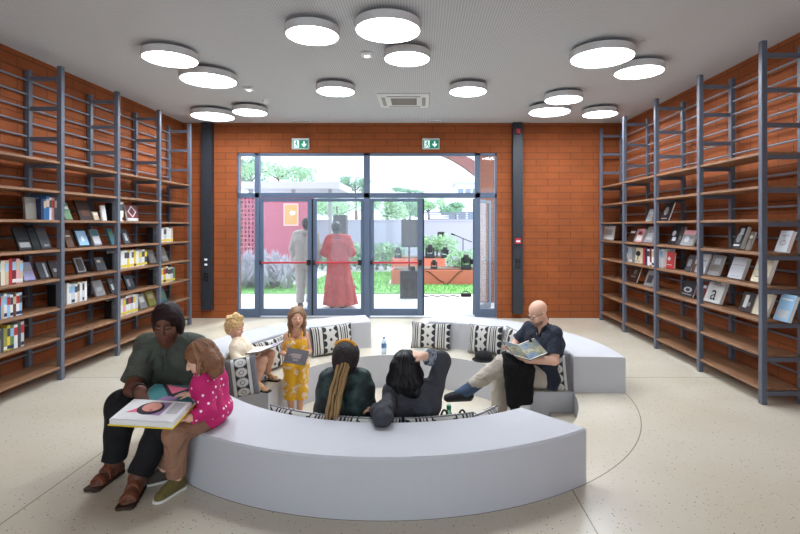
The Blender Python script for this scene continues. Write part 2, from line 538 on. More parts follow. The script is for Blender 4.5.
# ---- emergency exit signs above the doors
M_SIGN = mat('lit green sign', (14, 132, 98), 0.5, emit=0.06)
M_SIGNW = mat('lit white sign', (216, 240, 234), 0.5, emit=0.14)
def exit_sign(px, label):
    c = P(px, 143.6, 8.47)
    t = thing('exit_sign', (c.x, 8.519, c.z), label, 'exit sign', 'exit signs over the doors')
    w, h = .30, .19
    m = MB(); m.box((c.x, 8.497, c.z), (w, .044, h), 0, None, .006); m.build('housing', mat('silver grey', (196, 200, 202), .4), t)
    m = MB(); m.b2((c.x - w / 2 + .018, 8.470, c.z - h / 2 + .016), (c.x + w / 2 - .018, 8.476, c.z + h / 2 - .034)); m.build('green_panel', M_SIGN, t)
    zc = c.z - .009
    m = MB(); y0, y1 = 8.4665, 8.4705
    def tf(v): return Vector((c.x + v.x, v.z, zc + v.y))
    # doorway with a running figure cut out of it (drawn in green over the white door)
    m.prism([(-.112, -.062), (-.022, -.062), (-.022, .062), (-.112, .062)], y0, y1, 0, tf)
    m.build('doorway', M_SIGNW, t)
    r = MB(); y0, y1 = 8.463, 8.467
    r.prism([(-.064 + .012 * math.cos(a * .524), .040 + .012 * math.sin(a * .524)) for a in range(12)], y0, y1, 0, tf)
    r.prism([(-.080, .026), (-.060, .028), (-.052, -.008), (-.072, -.010)], y0, y1, 0, tf)
    r.prism([(-.080, .026), (-.098, .008), (-.092, .002), (-.076, .014)], y0, y1, 0, tf)
    r.prism([(-.060, .026), (-.040, .010), (-.034, .016), (-.054, .032)], y0, y1, 0, tf)
    r.prism([(-.072, -.008), (-.082, -.030), (-.104, -.036), (-.102, -.046), (-.074, -.040), (-.060, -.012)], y0, y1, 0, tf)
    r.prism([(-.062, -.008), (-.044, -.026), (-.050, -.054), (-.040, -.056), (-.032, -.022), (-.050, -.004)], y0, y1, 0, tf)
    r.build('running_figure', M_SIGN, t)
    a = MB(); y0, y1 = 8.4665, 8.4705
    a.prism([(.054, .048), (.076, .048), (.076, .004), (.104, .010), (.104, -.014), (.065, -.052), (.026, -.014), (.026, .010), (.054, .004)], y0, y1, 0, tf)
    a.build('arrow', M_SIGNW, t)
exit_sign(300.3, 'green exit sign above the left pair of glass doors')
exit_sign(430.9, 'green exit sign above the right pair of glass doors')

# ---- ceiling fittings
M_DIFF = mat('lamp diffuser', (236, 244, 255), 0.5, emit=LAMP_STRENGTH)
M_RIM = mat('white lamp rim', (206, 204, 202), 0.5)
LAMPS = [(170.4, 60, 51.8, 'leftmost large round ceiling lamp above the left bookcase'),
         (208.8, 81, 54, 'large round ceiling lamp just right of the leftmost one'),
         (312.5, 36.2, 53, 'round ceiling lamp left of the biggest lamp at the top centre'),
         (388, 31.2, 65.6, 'biggest round ceiling lamp at the top centre'),
         (407, 59.5, 45.7, 'round ceiling lamp just behind the biggest centre lamp'),
         (335.7, 92, 38, 'round ceiling lamp left of the ceiling air unit'),
         (468, 92.2, 37.5, 'round ceiling lamp right of the ceiling air unit'),
         (602, 58.5, 62, 'big round ceiling lamp at the front of the right group'),
         (639, 72.7, 47, 'rightmost round ceiling lamp near the right bookcase'),
         (563.5, 100.3, 36.8, 'small round ceiling lamp at the top of the right back trio'),
         (549.5, 112.5, 41, 'round ceiling lamp above the right charcoal column, lowest of its trio on the left'),
         (600, 114.8, 33.8, 'round ceiling lamp nearest the back right corner'),
         (213, 117, 41, 'round ceiling lamp nearest the back left corner'),
         (250, 113, 33.4, 'small round ceiling lamp right of the back left corner lamp')]
for px, py, w, lab in LAMPS:
    y = F * 1.68 / (VY - py); r = w * y / F / 2 * 1.01; x = (px - VX) * y / F
    t = thing('ceiling_lamp', (x, y, ZC), lab, 'ceiling lamp', 'round ceiling lamps')
    z = H + 1.68
    m = MB(); m.lathe((x, y, z), [(r * .955, .012), (r * .955, 0), (r, 0), (r, .070), (r * .97, .074), (0.001, .074)], 0, 48, False); m.build('rim', M_RIM, t)
    m = MB(); m.lathe((x, y, z), [(0.001, .008), (r * .954, .008), (r * .954, .02), (.001, .02)], 0, 48, False); m.build('diffuser', M_DIFF, t)
    m = MB(); m.lathe((x, y, z), [(r * .62, .0745), (r * .62, .1095)], 0, 32, False); m.build('ceiling_mount', mat('mount grey', (120, 120, 122), .6), t)

def ceil_pt(px, py, dz=0.0):
    y = F * (ZC - H - dz) / (VY - py)
    return Vector(((px - VX) * y / F, y, ZC))
c = ceil_pt(404, 100)
t = thing('ceiling_air_unit', c, 'square white cassette air unit in the ceiling between two lamps', 'air conditioner')
w = .36
m = MB(); m.b2((c.x - w, c.y - w, ZC - .025), (c.x + w, c.y + w, ZC - .0005), 0, .008); m.build('cover', M_WHITE, t)
m = MB(); m.b2((c.x - w * .5, c.y - w * .5, ZC - .03), (c.x + w * .5, c.y + w * .5, ZC - .0255), 0)
for k in range(9):
    yy = c.y - w * .45 + k * w * .112
    m.b2((c.x - w * .48, yy - .007, ZC - .034), (c.x + w * .48, yy + .007, ZC - .030), 1)
m.build('intake_grille', [mat('grille grey', (120, 116, 112), .6), mat('grille slat', (150, 146, 142), .6)], t)
for dx, dy in ((-.78, 0), (.78, 0), (0, -.78), (0, .78)):
    m = MB(); m.box((c.x + dx * w, c.y + dy * w, ZC - .0275), ((.05 if dx else .46), (.46 if dx else .05), .004)); m.build('air_slot', mat('slot grey', (150, 152, 156), .6), t)
for px, py, lab in ((367, 53, 'small white emergency light on the ceiling beside the biggest lamp'), (249, 87.5, 'small white emergency light on the ceiling right of the left lamps')):
    c = ceil_pt(px, py)
    t = thing('emergency_light', c, lab, 'emergency light', 'ceiling emergency lights')
    m = MB(); m.b2((c.x - .055, c.y - .055, ZC - .035), (c.x + .055, c.y + .055, ZC - .0005), 0, .008); m.build('housing', M_WHITE, t)
    m = MB(); m.lathe((c.x, c.y, ZC - .045), [(.001, 0), (.022, .002), (.026, .0095)], 0, 16); m.build('lens', mat('small lens', (220, 235, 245), .3, emit=1.5), t)
c = ceil_pt(266, 100)
m = MB(); m.lathe((c.x, c.y, ZC - .045), [(.001, 0), (.03, .002), (.048, .02), (.055, .0445)], 0, 20); tag(m.build('smoke_detector', M_WHITE), 'round white smoke detector on the ceiling near the back left lamps', 'smoke detector')
for px, lab in ((301.5, 'left'), (431.5, 'right')):
    c = ceil_pt(px, 120.8)
    m = MB(); m.b2((c.x - .16, c.y - .03, ZC - .012), (c.x + .16, c.y + .03, ZC - .0005), 0, .003)
    for k in range(5): m.b2((c.x - .15 + k * .062, c.y - .022, ZC - .0145), (c.x - .1 + k * .062, c.y + .022, ZC - .0122), 1)
    tag(m.build('slot_diffuser', [M_WHITE, mat('slot grey')]), 'thin white slot diffuser on the ceiling above the %s exit sign' % lab, 'vent', 'slot diffusers')

# ---- the three curved concrete benches around the pit
def bench(a0, a1, label, zt, tw=0.0):
    m = MB(); n = max(8, int((a1 - a0) / 2)); e = .012
    prof = [(R_IN, 0), (R_IN, zt - e), (R_IN + e, zt), (R_OUT - e, zt), (R_OUT, zt - e), (R_OUT, 0)]
    k = len(prof); V, Fc, sm = [], [], []
    for i in range(n + 1):
        a = a0 + (a1 - a0) * i / n
        V += [pol(r, a + (tw * (r - R_IN) / (R_OUT - R_IN) if i == n else 0), z) for r, z in prof]
    for i in range(n):
        for j in range(k - 1):
            Fc.append((i * k + j, i * k + j + 1, (i + 1) * k + j + 1, (i + 1) * k + j))
    Fc += [tuple(range(k)), tuple(range(n * k, (n + 1) * k))]
    m.add(V, Fc, 0)
    return tag(m.build('curved_bench', M_PAINT), label, 'bench', 'curved concrete benches')
bench(212, 302.4, 'long pale grey curved bench in the foreground with a woman and girl sitting on it', .34, 2.4)
bench(-4, 79.5, 'pale grey curved bench behind the man reading and his row of cushions', .345)
bench(105.5, 184, 'pale grey curved bench at the back left behind the two small girls', .345)
# ------------------------------------------------------------------ bookcases
SH_Z = [0.12 + 0.303 * k for k in range(8)]       # underside levels of the boards
def bookcase(side, xf, xb, posts, label):
    t = thing('bookcase', ((xf + xb) / 2, (posts[0] + posts[-1]) / 2, 0), label, 'bookcase', 'steel and wood bookcases')
    s = 1 if xb > xf else -1
    w = .05
    for y in posts:
        m = MB(); m.b2((xf - w / 2, y - w / 2, 0), (xf + w / 2, y + w / 2, 3.26), 0, .004); m.build('front_post', M_STEEL, t)
        m = MB(); m.b2((xb - w / 2, y - w / 2, 0), (xb + w / 2, y + w / 2, 3.22), 0, .004); m.build('back_post', M_STEEL, t)
        a, b = sorted((xf + s * w / 2, xb - s * w / 2))
        for z in SH_Z + [2.525, 2.84, 3.15]:
            m = MB(); m.b2((a, y - .016, z - .04), (b, y + .016, z), 0); m.build('rung', M_STEEL, t)
    for i in range(len(posts) - 1):
        ya, yb = posts[i] + .002, posts[i + 1] - .002
        for z in SH_Z:
            m = MB()
            a, b = sorted((xf - s * .012, xb - s * w / 2 - s * .004))
            m.b2((a, ya + .0, z + .0005), (b, yb, z + .026), 0, .003)
            o = m.build('shelf_board', M_WOOD, t)
    zs = [z + .15 for z in SH_Z[:-1]] + [2.24 + .145 * k for k in range(1, 7)]
    for z in zs:
        m = MB(); m.tube([(xb - s * .0, posts[0], z), (xb, posts[-1], z)], .011, 0, 8); m.build('wall_rail', M_RAIL, t)
    return t
L_POST = [4.12, 5.10, 6.05, 7.01, 7.94]
R_POST = [4.40, 5.39, 6.39, 7.39, 8.36]
XFL, XBL, XFR, XBR = -3.75, -4.085, 3.07, 3.42
bookcase(-1, XFL, XBL, L_POST, 'tall blue grey steel bookcase with wooden shelves along the left brick wall')
bookcase(1, XFR, XBR, R_POST, 'tall blue grey steel bookcase with wooden shelves along the right brick wall')

# ------------------------------------------------------------------ books
BAY = {-1: L_POST, 1: R_POST}
LEVEL_NAME = ['bottom', 'second', 'third', 'fourth', 'fifth', 'sixth', 'seventh', 'top']
BAYN = {-1: ['nearest', 'second', 'third', 'farthest'], 1: ['nearest', 'second', 'third', 'farthest']}
def top_of(k): return SH_Z[k] + .0275
CNAME = {'white': (226, 226, 222), 'cream': (222, 210, 180), 'grey': (150, 150, 150), 'light grey': (196, 198, 202), 'black': (26, 26, 28),
         'dark grey': (66, 66, 70), 'navy': (34, 44, 76), 'blue': (52, 106, 156), 'pale blue': (150, 190, 220), 'red': (186, 44, 40),
         'dark red': (116, 26, 36), 'pink': (222, 160, 164), 'orange': (222, 92, 44), 'yellow': (224, 198, 60), 'green': (96, 130, 92),
         'teal': (54, 110, 120), 'brown': (92, 60, 42), 'dark brown': (52, 34, 28), 'beige': (196, 178, 150), 'lavender': (150, 148, 184),
         'olive': (150, 150, 70), 'taupe': (128, 122, 112)}
def cm(n): return mat('cover ' + n, CNAME[n], .45)

def spine_book(side, y, k, thick, h, d, colour, label, group, tilt=0.0, band=None, foot=None):
    """upright book, spine to the aisle; y is its centre along the shelf"""
    xs = (XFL - .06) if side < 0 else (XFR + .06)
    inw = -1 if side < 0 else 1
    z0 = top_of(k)
    t = thing('book', (xs + inw * d / 2, y, z0), label, 'book', group)
    R = Matrix.Rotation(tilt, 3, 'X'); piv = Vector((xs, y, z0 + (abs(math.sin(tilt)) * thick / 2)))
    def bx(lo, hi, mm, mi=0):
        lo, hi = Vector(lo), Vector(hi)
        c = (lo + hi) / 2; sz = hi - lo
        mm.box(piv + R @ (c - Vector((xs, y, z0))), sz, mi, R.copy(), .0)
    c = .0018
    m = MB()
    xa, xb = sorted((xs, xs + inw * d))
    bx((xa, y - thick / 2, z0), (xb, y - thick / 2 + c, z0 + h), m); bx((xa, y + thick / 2 - c, z0), (xb, y + thick / 2, z0 + h), m)
    sa, sb = sorted((xs, xs + inw * c))
    bx((sa, y - thick / 2 + c, z0), (sb, y + thick / 2 - c, z0 + h), m)
    mats = [cm(colour)]
    fa, fb = sorted((xs - inw * .0008, xs))
    if band:
        mats.append(cm(band)); bx((fa, y - thick / 2 + .0005, z0 + h * .55), (fb, y + thick / 2 - .0005, z0 + h * .88), m, len(mats) - 1)
    if foot:
        mats.append(cm(foot)); bx((fa, y - thick / 2 + .0003, z0 + h * .06), (fb, y + thick / 2 - .0003, z0 + h * .2), m, len(mats) - 1)
    m.build('cover', mats, t)
    m = MB(); pa, pb = sorted((xs + inw * (c + .0003), xs + inw * (d - .004)))
    bx((pa, y - thick / 2 + c + .0003, z0 + .003), (pb, y + thick / 2 - c - .0003, z0 + h - .003), m); m.build('pages', M_PAPER, t)
    return t

ORD = ['first', 'second', 'third', 'fourth', 'fifth', 'sixth', 'seventh', 'eighth', 'ninth', 'tenth', 'eleventh', 'twelfth', 'thirteenth', 'fourteenth', 'fifteenth', 'sixteenth']
def spine_row(side, bay, k, px0, px1, cols, h, wall_word, lean_last=False, yellow=False):
    """row of upright books between two pixel columns of the photo (front plane of the shelf)"""
    xs = (XFL - .06) if side < 0 else (XFR + .06)
    yy = sorted(F * abs(xs) / abs(p - VX) for p in (px0, px1))
    n = len(cols); wts = [rng.uniform(.75, 1.25) for _ in cols]; tot = sum(wts)
    span = yy[1] - yy[0]
    # left to right in the photo: on the left wall distance grows rightwards, on the right wall it shrinks
    pos = yy[0] if side < 0 else yy[1]
    sg = 1 if side < 0 else -1
    bn = BAYN[side][bay]
    grp = 'upright books, %s shelf of the %s bay, %s bookcase' % (LEVEL_NAME[k], bn, wall_word)
    for i, cname in enumerate(cols):
        th = span * wts[i] / tot - .0012
        hh = h * rng.uniform(.9, 1.04)
        y = pos + sg * (th / 2 + .0006); pos += sg * (th + .0012)
        last = lean_last and i == n - 1
        if last: y += sg * .055
        lab = '%s spined book, %s from left in the row, %s shelf, %s %s bay' % (cname, ORD[i], LEVEL_NAME[k], bn, wall_word)
        spine_book(side, y, k, th, hh, rng.uniform(.15, .19), cname, lab, grp, tilt=(sg * .2 if last else 0.0),
                   band=rng.choice([None, 'dark grey', 'pale blue', 'red', 'beige', None]) if not yellow else rng.choice([None, 'yellow', 'red', 'dark grey']),
                   foot='yellow' if yellow and cname != 'yellow' else rng.choice([None, 'white', 'navy']))

def face_book(side, px0, px1, k, hpx, colour, label, design=None, lean=20, deep=.0, thick=.022, base=None):
    """book shown face-out, leaning back; px0..px1 are the foot corners in the photo, hpx its height there"""
    xs = (XFL - .10 - deep) if side < 0 else (XFR + .10 + deep)
    ya, yb = sorted(F * abs(xs) / abs(p - VX) for p in (px0, px1))
    w = yb - ya; yc = (ya + yb) / 2
    h = hpx * yc / F
    a = math.radians(lean); h = h / math.cos(a)
    h = min(h, .285)
    inw = -1 if side < 0 else 1
    z0 = top_of(k)
    t = thing('book', (xs, yc, z0), label, 'book', 'books displayed cover out')
    # local frame: u along the cover width as seen from the aisle (left to right), v up the cover, n towards the aisle
    u = Vector((0, 1 if side < 0 else -1, 0)); v = Vector((inw * math.sin(a), 0, math.cos(a))); nn = Vector((-inw * math.cos(a), 0, math.sin(a)))
    org = Vector((xs, yc, z0 + .0015))
    if nn.z > 0: org += Vector((0, 0, thick * math.sin(a)))
    R = Matrix((u, v, nn)).transposed()
    def loc(U, V, N): return org + u * U + v * V + nn * N
    def slab(m, U0, U1, V0, V1, N0, N1, mi=0):
        m.box(loc((U0 + U1) / 2, (V0 + V1) / 2, (N0 + N1) / 2), (abs(U1 - U0), abs(V1 - V0), abs(N1 - N0)), mi, R)
    m = MB(); c = .002
    slab(m, -w / 2, w / 2, 0, h, -c, 0); slab(m, -w / 2, w / 2, 0, h, -thick, -thick + c)
    slab(m, -w / 2, -w / 2 + c, 0, h, -thick + c, -c)
    m.build('cover', cm(colour), t)
    m = MB(); slab(m, -w / 2 + c + .0003, w / 2 - .003, .003, h - .003, -thick + c + .0003, -c - .0003); m.build('pages', M_PAPER, t)
    design = design or [(-.36, .36, .62, .78, 'white')]
    for lv, d in enumerate(design):
        U0, U1, V0, V1, cn = d[:5]; mats, m = [cn], MB()
        if len(d) > 5 and d[5] == 'disc':
            n = 20; uc, vc = (U0 + U1) / 2 * w, (V0 + V1) / 2 * h; ru, rv = (U1 - U0) / 2 * w, (V1 - V0) / 2 * h
            V = [loc(uc + ru * math.cos(2 * math.pi * i / n), vc + rv * math.sin(2 * math.pi * i / n), .0014 + .0003 * lv) for i in range(n)]
            V += [loc(uc + ru * math.cos(2 * math.pi * i / n), vc + rv * math.sin(2 * math.pi * i / n), .0001) for i in range(n)]
            m.add(V, [tuple(range(n)), tuple(range(n, 2 * n))] + [(i, (i + 1) % n, (i + 1) % n + n, i + n) for i in range(n)], mats.index(cn))
        elif len(d) > 5 and d[5] == 'diamond':
            uc, vc = (U0 + U1) / 2 * w, (V0 + V1) / 2 * h
            pts = [(uc, V0 * h), (U1 * w, vc), (uc, V1 * h), (U0 * w, vc)]
            V = [loc(a_, b_, .0014 + .0003 * lv) for a_, b_ in pts] + [loc(a_, b_, .0001) for a_, b_ in pts]
            m.add(V, [(0, 1, 2, 3), (4, 5, 6, 7)] + [(i, (i + 1) % 4, (i + 1) % 4 + 4, i + 4) for i in range(4)], mats.index(cn))
        else:
            slab(m, U0 * w, U1 * w, V0 * h, V1 * h, .0001, .0012 + .0003 * lv, mats.index(cn))
        m.build('cover_print', [cm(x) for x in mats], t)
    return t, loc, w, h

def end_box(side, px0, px1, k, hpx, label):
    xs = (XFL - .09) if side < 0 else (XFR + .09)
    ya, yb = sorted(F * abs(xs) / abs(p - VX) for p in (px0, px1))
    ya = ya + (yb - ya) * .45; hh = min(hpx * (ya + yb) / 2 / F, .26)
    inw = -1 if side < 0 else 1
    z0 = top_of(k)
    t = thing('magazine_holder', (xs + inw * .045, (ya + yb) / 2, z0), label, 'magazine holder', 'black magazine holders')
    xa, xb = sorted((xs, xs + inw * .09)); c = .004
    m = MB()
    m.b2((xa, ya, z0), (xb, ya + c, z0 + hh)); m.b2((xa, yb - c, z0), (xb, yb, z0 + hh)); m.b2((xa, ya + c, z0), (xb, yb - c, z0 + c))
    a, b = sorted((xs, xs + inw * c)); m.b2((a, ya + c, z0 + c), (b, yb - c, z0 + hh)); 
    m.build('box', M_BLACK, t)
    m = MB(); a, b = sorted((xs - inw * .0015, xs)); m.b2((a, ya + (yb - ya) * .3, z0 + hh * .55), (b, ya + (yb - ya) * .7, z0 + hh * .75)); m.build('label_holder', cm('dark grey'), t)

# ---- left bookcase
L = 'left'
spine_row(-1, 0, 5, 41, 62, ['navy', 'blue', 'blue', 'white', 'pink', 'dark grey', 'red', 'orange'], .235, L)
spine_row(-1, 0, 3, -6, 23, ['black', 'dark grey', 'cream', 'beige', 'red', 'dark red', 'pink', 'beige'], .235, L)
spine_row(-1, 0, 2, -8, 22, ['white', 'grey', 'blue', 'beige', 'white', 'pale blue', 'white', 'brown', 'white', 'pale blue'], .225, L)
spine_row(-1, 0, 1, -8, 24, ['pale blue', 'white', 'dark grey', 'olive', 'yellow', 'green', 'white', 'dark grey', 'light grey'], .235, L)
spine_row(-1, 1, 2, 67, 87, ['white', 'white', 'light grey', 'white', 'beige', 'white', 'light grey', 'white'], .22, L)
spine_row(-1, 2, 3, 121, 147, ['white', 'white', 'yellow', 'white', 'white', 'yellow', 'white', 'light grey', 'white', 'dark grey'], .225, L, False, True)
spine_row(-1, 2, 1, 121, 138, ['white', 'pink', 'white', 'white', 'light grey', 'white', 'light grey'], .24, L, False, True)
spine_row(-1, 3, 4, 161, 173, ['white', 'light grey', 'white', 'white', 'beige'], .22, L, False, True)
spine_row(-1, 3, 2, 161, 175, ['white', 'yellow', 'white', 'white', 'light grey', 'green'], .235, L, False, True)
spine_row(-1, 2, 5, 120, 123.5, ['white', 'cream'], .24, L)
B = 'left bookcase'
def lb(*a, **k): return face_book(-1, *a, **k)
lb(26, 40, 5, 22, 'taupe', 'large plain taupe book beside the blue and red spines, sixth shelf, nearest left bay', lean=4, design=[(-.3, .3, .7, .74, 'grey')])
lb(20, 33, 4, 23, 'black', 'black book with a grey diagonal picture, fifth shelf, nearest left bay', [(-.4, .4, .1, .32, 'grey'), (-.4, .4, .45, .5, 'dark grey')])
lb(34, 41, 4, 24, 'black', 'narrow black book between two dark ones, fifth shelf, nearest left bay', [(-.3, .3, .8, .84, 'dark grey')])
lb(42.5, 52, 4, 21, 'dark grey', 'dark grey book right of the black ones, fifth shelf, nearest left bay', [(-.2, .3, .1, .2, 'grey')])
lb(25, 36, 3, 18, 'lavender', 'lavender speckled book leaning at the end of the red and cream spines', [(-.4, .4, .2, .22, 'grey'), (-.4, .4, .5, .8, 'grey')])
lb(41, 51, 3, 16, 'dark grey', 'dark grey book with a white stripe, right of the lavender book', [(.1, .3, .05, .9, 'light grey')])
lb(53.5, 61, 3, 16, 'dark brown', 'dark brown book against the front post, right of the striped book', [(-.2, .2, .3, .5, 'grey')])
end_box(-1, 52, 60.5, 2, 22, 'black magazine holder on the third shelf, nearest left bay')
lb(66, 73, 5, 17, 'green', 'dull green book at the left end, sixth shelf, second left bay')
lb(81, 94, 5, 19, 'dark brown', 'large dark brown book in the middle, sixth shelf, second left bay', [(-.3, .3, .2, .5, 'brown')])
lb(95, 100, 5, 8, 'beige', 'small beige booklet, sixth shelf, second left bay')
lb(103, 107, 5, 15, 'white', 'slim white book beside a black holder, sixth shelf, second left bay', lean=8)
end_box(-1, 108.5, 116.5, 5, 18, 'black magazine holder on the sixth shelf, second left bay')
lb(68, 75, 4, 17, 'brown', 'brown book left of the blue photo book, fifth shelf, second left bay', [(-.3, .3, .6, .7, 'beige')])
lb(79, 91, 4, 17, 'black', 'black framed book with a pale blue photo cover, fifth shelf, second left bay', [(-.38, .4, .06, .9, 'pale blue'), (-.1, .1, .3, .6, 'white')])
lb(95, 102.5, 4, 16, 'grey', 'grey blue book with a white lower half, right of the pale blue photo book', [(-.4, .4, .1, .55, 'light grey'), (-.4, .4, .6, .95, 'teal')])
lb(112, 117, 4, 16, 'teal', 'greenish book against the post, fifth shelf, second left bay', [(-.3, .3, .5, .8, 'green')])
lb(78, 87.5, 3, 16, 'dark brown', 'dark brown book with a thin pale frame on its cover, fourth shelf, second left bay', [(-.4, .4, .08, .92, 'grey'), (-.34, .34, .12, .88, 'dark brown')])
lb(98, 107, 3, 13, 'dark grey', 'dark grey book left of the black holder, fourth shelf, second left bay', [(-.3, .1, .6, .8, 'beige')])
end_box(-1, 109, 116.5, 3, 16, 'black magazine holder on the fourth shelf, second left bay')
lb(97, 106, 2, 15, 'grey', 'pale grey book leaning alone, third shelf, second left bay', [(-.3, .3, .3, .55, 'light grey')])
lb(112, 117, 2, 14, 'dark grey', 'dark book with a white figure against the post, third shelf, second left bay', [(-.2, .2, .2, .6, 'white')])
end_box(-1, 108, 116, 1, 17, 'black magazine holder on the second shelf, second left bay')
lb(128, 138.5, 5, 16, 'white', 'white book with a dark red diamond on its cover', [(-.5, .5, .0, 1, 'dark red'), (-.5, .5, .0, .18, 'white'), (-.42, .42, .2, .95, 'white', 'diamond'), (-.3, .3, .3, .85, 'dark red', 'diamond')], lean=10)
lb(125, 131, 4, 15, 'dark grey', 'dark book with a pale figure, fifth shelf, third left bay', [(-.2, .2, .2, .7, 'light grey')])
end_box(-1, 149.5, 157, 4, 15, 'black magazine holder on the fifth shelf, third left bay')
lb(151, 157, 3, 13, 'taupe', 'taupe book leaning beside the yellow footed spines', [(-.2, .3, .3, .7, 'grey')])
lb(128, 136, 2, 14, 'black', 'black book with grey figures, third shelf, third left bay', [(-.3, .0, .2, .7, 'grey'), (.1, .35, .3, .8, 'dark grey')])
end_box(-1, 149.5, 157, 2, 15, 'black magazine holder on the third shelf, third left bay')
lb(141, 148, 1, 14, 'grey', 'grey book with a pale cover picture, second shelf, third left bay', [(-.3, .3, .4, .8, 'white')])
lb(150, 157, 1, 14, 'olive', 'olive book against the post, second shelf, third left bay', [(-.3, .3, .5, .8, 'beige')])
lb(163, 169, 3, 14, 'taupe', 'taupe book leaning alone in the farthest left bay', [(-.3, .3, .2, .4, 'grey')])
lb(162, 168, 1, 13, 'teal', 'teal book on the second shelf, farthest left bay', [(-.3, .3, .2, .8, 'green')])

# ---- right bookcase
Rr = 'right'
def rb(*a, **k): return face_book(1, *a, **k)
spine_row(1, 2, 3, 625, 632, ['white', 'light grey', 'grey'], .24, Rr)
spine_row(1, 2, 3, 643, 654, ['red', 'navy', 'white', 'dark red', 'white'], .24, Rr)
spine_row(1, 1, 3, 657.5, 663, ['white', 'light grey', 'white'], .25, Rr)
rb(602, 612.5, 4, 14, 'light grey', 'pale grey book with a darker photo, alone in the farthest right bay', [(-.35, .4, .35, .75, 'grey'), (-.4, .4, .05, .2, 'white')], lean=8)
rb(645.5, 651, 5, 12, 'light grey', 'small pale book near the back post, sixth shelf, third right bay', deep=.1)
rb(627, 633, 4, 13, 'dark brown', 'dark brown book left of the pink one, fifth shelf, third right bay')
rb(634.5, 641, 4, 13, 'pink', 'pink and white book, fifth shelf, third right bay', [(-.4, .4, .1, .5, 'white'), (-.3, .2, .55, .8, 'dark red')])
rb(643, 652, 4, 16, 'grey', 'grey book right of the pink one, fifth shelf, third right bay', [(-.3, .3, .2, .6, 'light grey')])
rb(632.7, 642, 3, 15, 'cream', 'cream book with a black tree emblem', [(-.25, .25, .45, .8, 'black', 'disc'), (-.03, .06, .2, .5, 'black'), (-.3, .3, .1, .14, 'dark grey')], lean=6)
rb(627.5, 636, 2, 15, 'dark brown', 'dark book with a grey figure, third shelf, third right bay', [(-.3, .2, .3, .4, 'grey'), (-.1, .2, .5, .8, 'taupe')])
rb(643.5, 652, 2, 15, 'grey', 'blue grey book, third shelf, third right bay', [(-.3, .3, .2, .7, 'dark grey')])
rb(659, 668, 5, 18, 'black', 'black book with a pale silhouette, sixth shelf, second right bay', [(-.25, .2, .3, .75, 'grey', 'disc'), (-.3, .3, .1, .14, 'light grey')])
rb(667, 675.5, 4, 18, 'black', 'black book with a white figure, fifth shelf, second right bay', [(-.3, .1, .45, .75, 'light grey', 'disc'), (-.1, .3, .2, .4, 'light grey')])
rb(675.8, 679.5, 4, 18, 'dark grey', 'narrow dark book between the black and the grey pink one', [(-.2, .2, .3, .5, 'taupe')])
rb(680, 692, 4, 15, 'grey', 'grey book with a pink top band', [(-.5, .5, .72, 1, 'pink'), (-.3, .1, .2, .6, 'light grey', 'disc')])
rb(663.5, 673.5, 3, 16, 'red', 'red book with a small white emblem beside white spines', [(-.18, .18, .45, .75, 'white', 'diamond'), (-.3, .3, .2, .24, 'white')], lean=5)
rb(684, 690, 3, 16, 'dark grey', 'dark grey book leaning before the post, fourth shelf, second right bay', [(-.3, .3, .3, .7, 'grey')])
rb(691, 696, 3, 16, 'brown', 'brown book against the post, fourth shelf, second right bay', [(-.3, .3, .5, .8, 'beige')])
rb(680, 692, 2, 15, 'black', 'black book with a white curved figure, third shelf, second right bay', [(-.35, .3, .25, .6, 'light grey', 'disc'), (-.2, .15, .32, .52, 'black', 'disc'), (-.4, .4, .1, .16, 'grey')])
rb(731.5, 740, 4, 22, 'black', 'tall black book with a white scribbled portrait, fifth shelf, nearest right bay', [(-.3, .25, .25, .7, 'grey', 'disc'), (-.1, .3, .6, .9, 'light grey'), (-.35, .3, .1, .16, 'white')], thick=.05)
rb(745, 749, 4, 18, 'taupe', 'narrow taupe book behind the tall black portrait book', deep=.03)
rb(774, 786, 4, 21, 'light grey', 'pale grey book with a round drawing, near the end frame of the right bookcase', [(-.25, .25, .3, .55, 'grey', 'disc'), (-.2, .2, .34, .51, 'light grey', 'disc'), (-.3, .3, .75, .78, 'grey')], thick=.035)
rb(694, 704, 3, 19, 'light grey', 'light grey book left end, fourth shelf, nearest right bay', [(-.3, .3, .15, .2, 'grey'), (-.3, .3, .6, .7, 'grey')])
rb(707, 718, 3, 20, 'grey', 'mid grey patterned book, second on the fourth shelf, nearest right bay', [(-.4, .4, .2, .5, 'taupe'), (-.2, .3, .55, .85, 'light grey')])
rb(727, 741, 3, 21, 'light grey', 'pale blue grey book with fine lines, third on the fourth shelf, nearest right bay', [(-.4, .4, .62, .65, 'grey'), (-.35, .35, .1, .13, 'grey')], thick=.035)
rb(750, 766, 3, 24, 'cream', 'cream book with grey writing beside the front post, fourth shelf, nearest right bay', [(-.35, .3, .5, .53, 'grey'), (-.3, .3, .2, .24, 'taupe')], thick=.04)
tb, tloc, tw, th_ = rb(703.5, 719, 2, 21, 'white', 'white book with a big black letter a on its cover', [(-.42, .42, .82, .84, 'black')], thick=.035)
rb(699, 703, 2, 17, 'dark red', 'narrow dark red book left of the white letter book', deep=.05)
rb(738, 750, 2, 19, 'dark brown', 'dark brown book with a white torn shape', [(-.25, .05, .2, .85, 'white'), (.05, .3, .3, .5, 'grey')])
rb(751.5, 766, 2, 22, 'cream', 'plain cream book between the dark brown and the blue one', [(-.3, .3, .7, .73, 'beige')], thick=.03)
rb(773, 788, 2, 26, 'pale blue', 'large pale blue book at the near end of the right bookcase', [(-.35, .35, .78, .84, 'white'), (-.35, .35, .1, .4, 'light grey')], thick=.03)

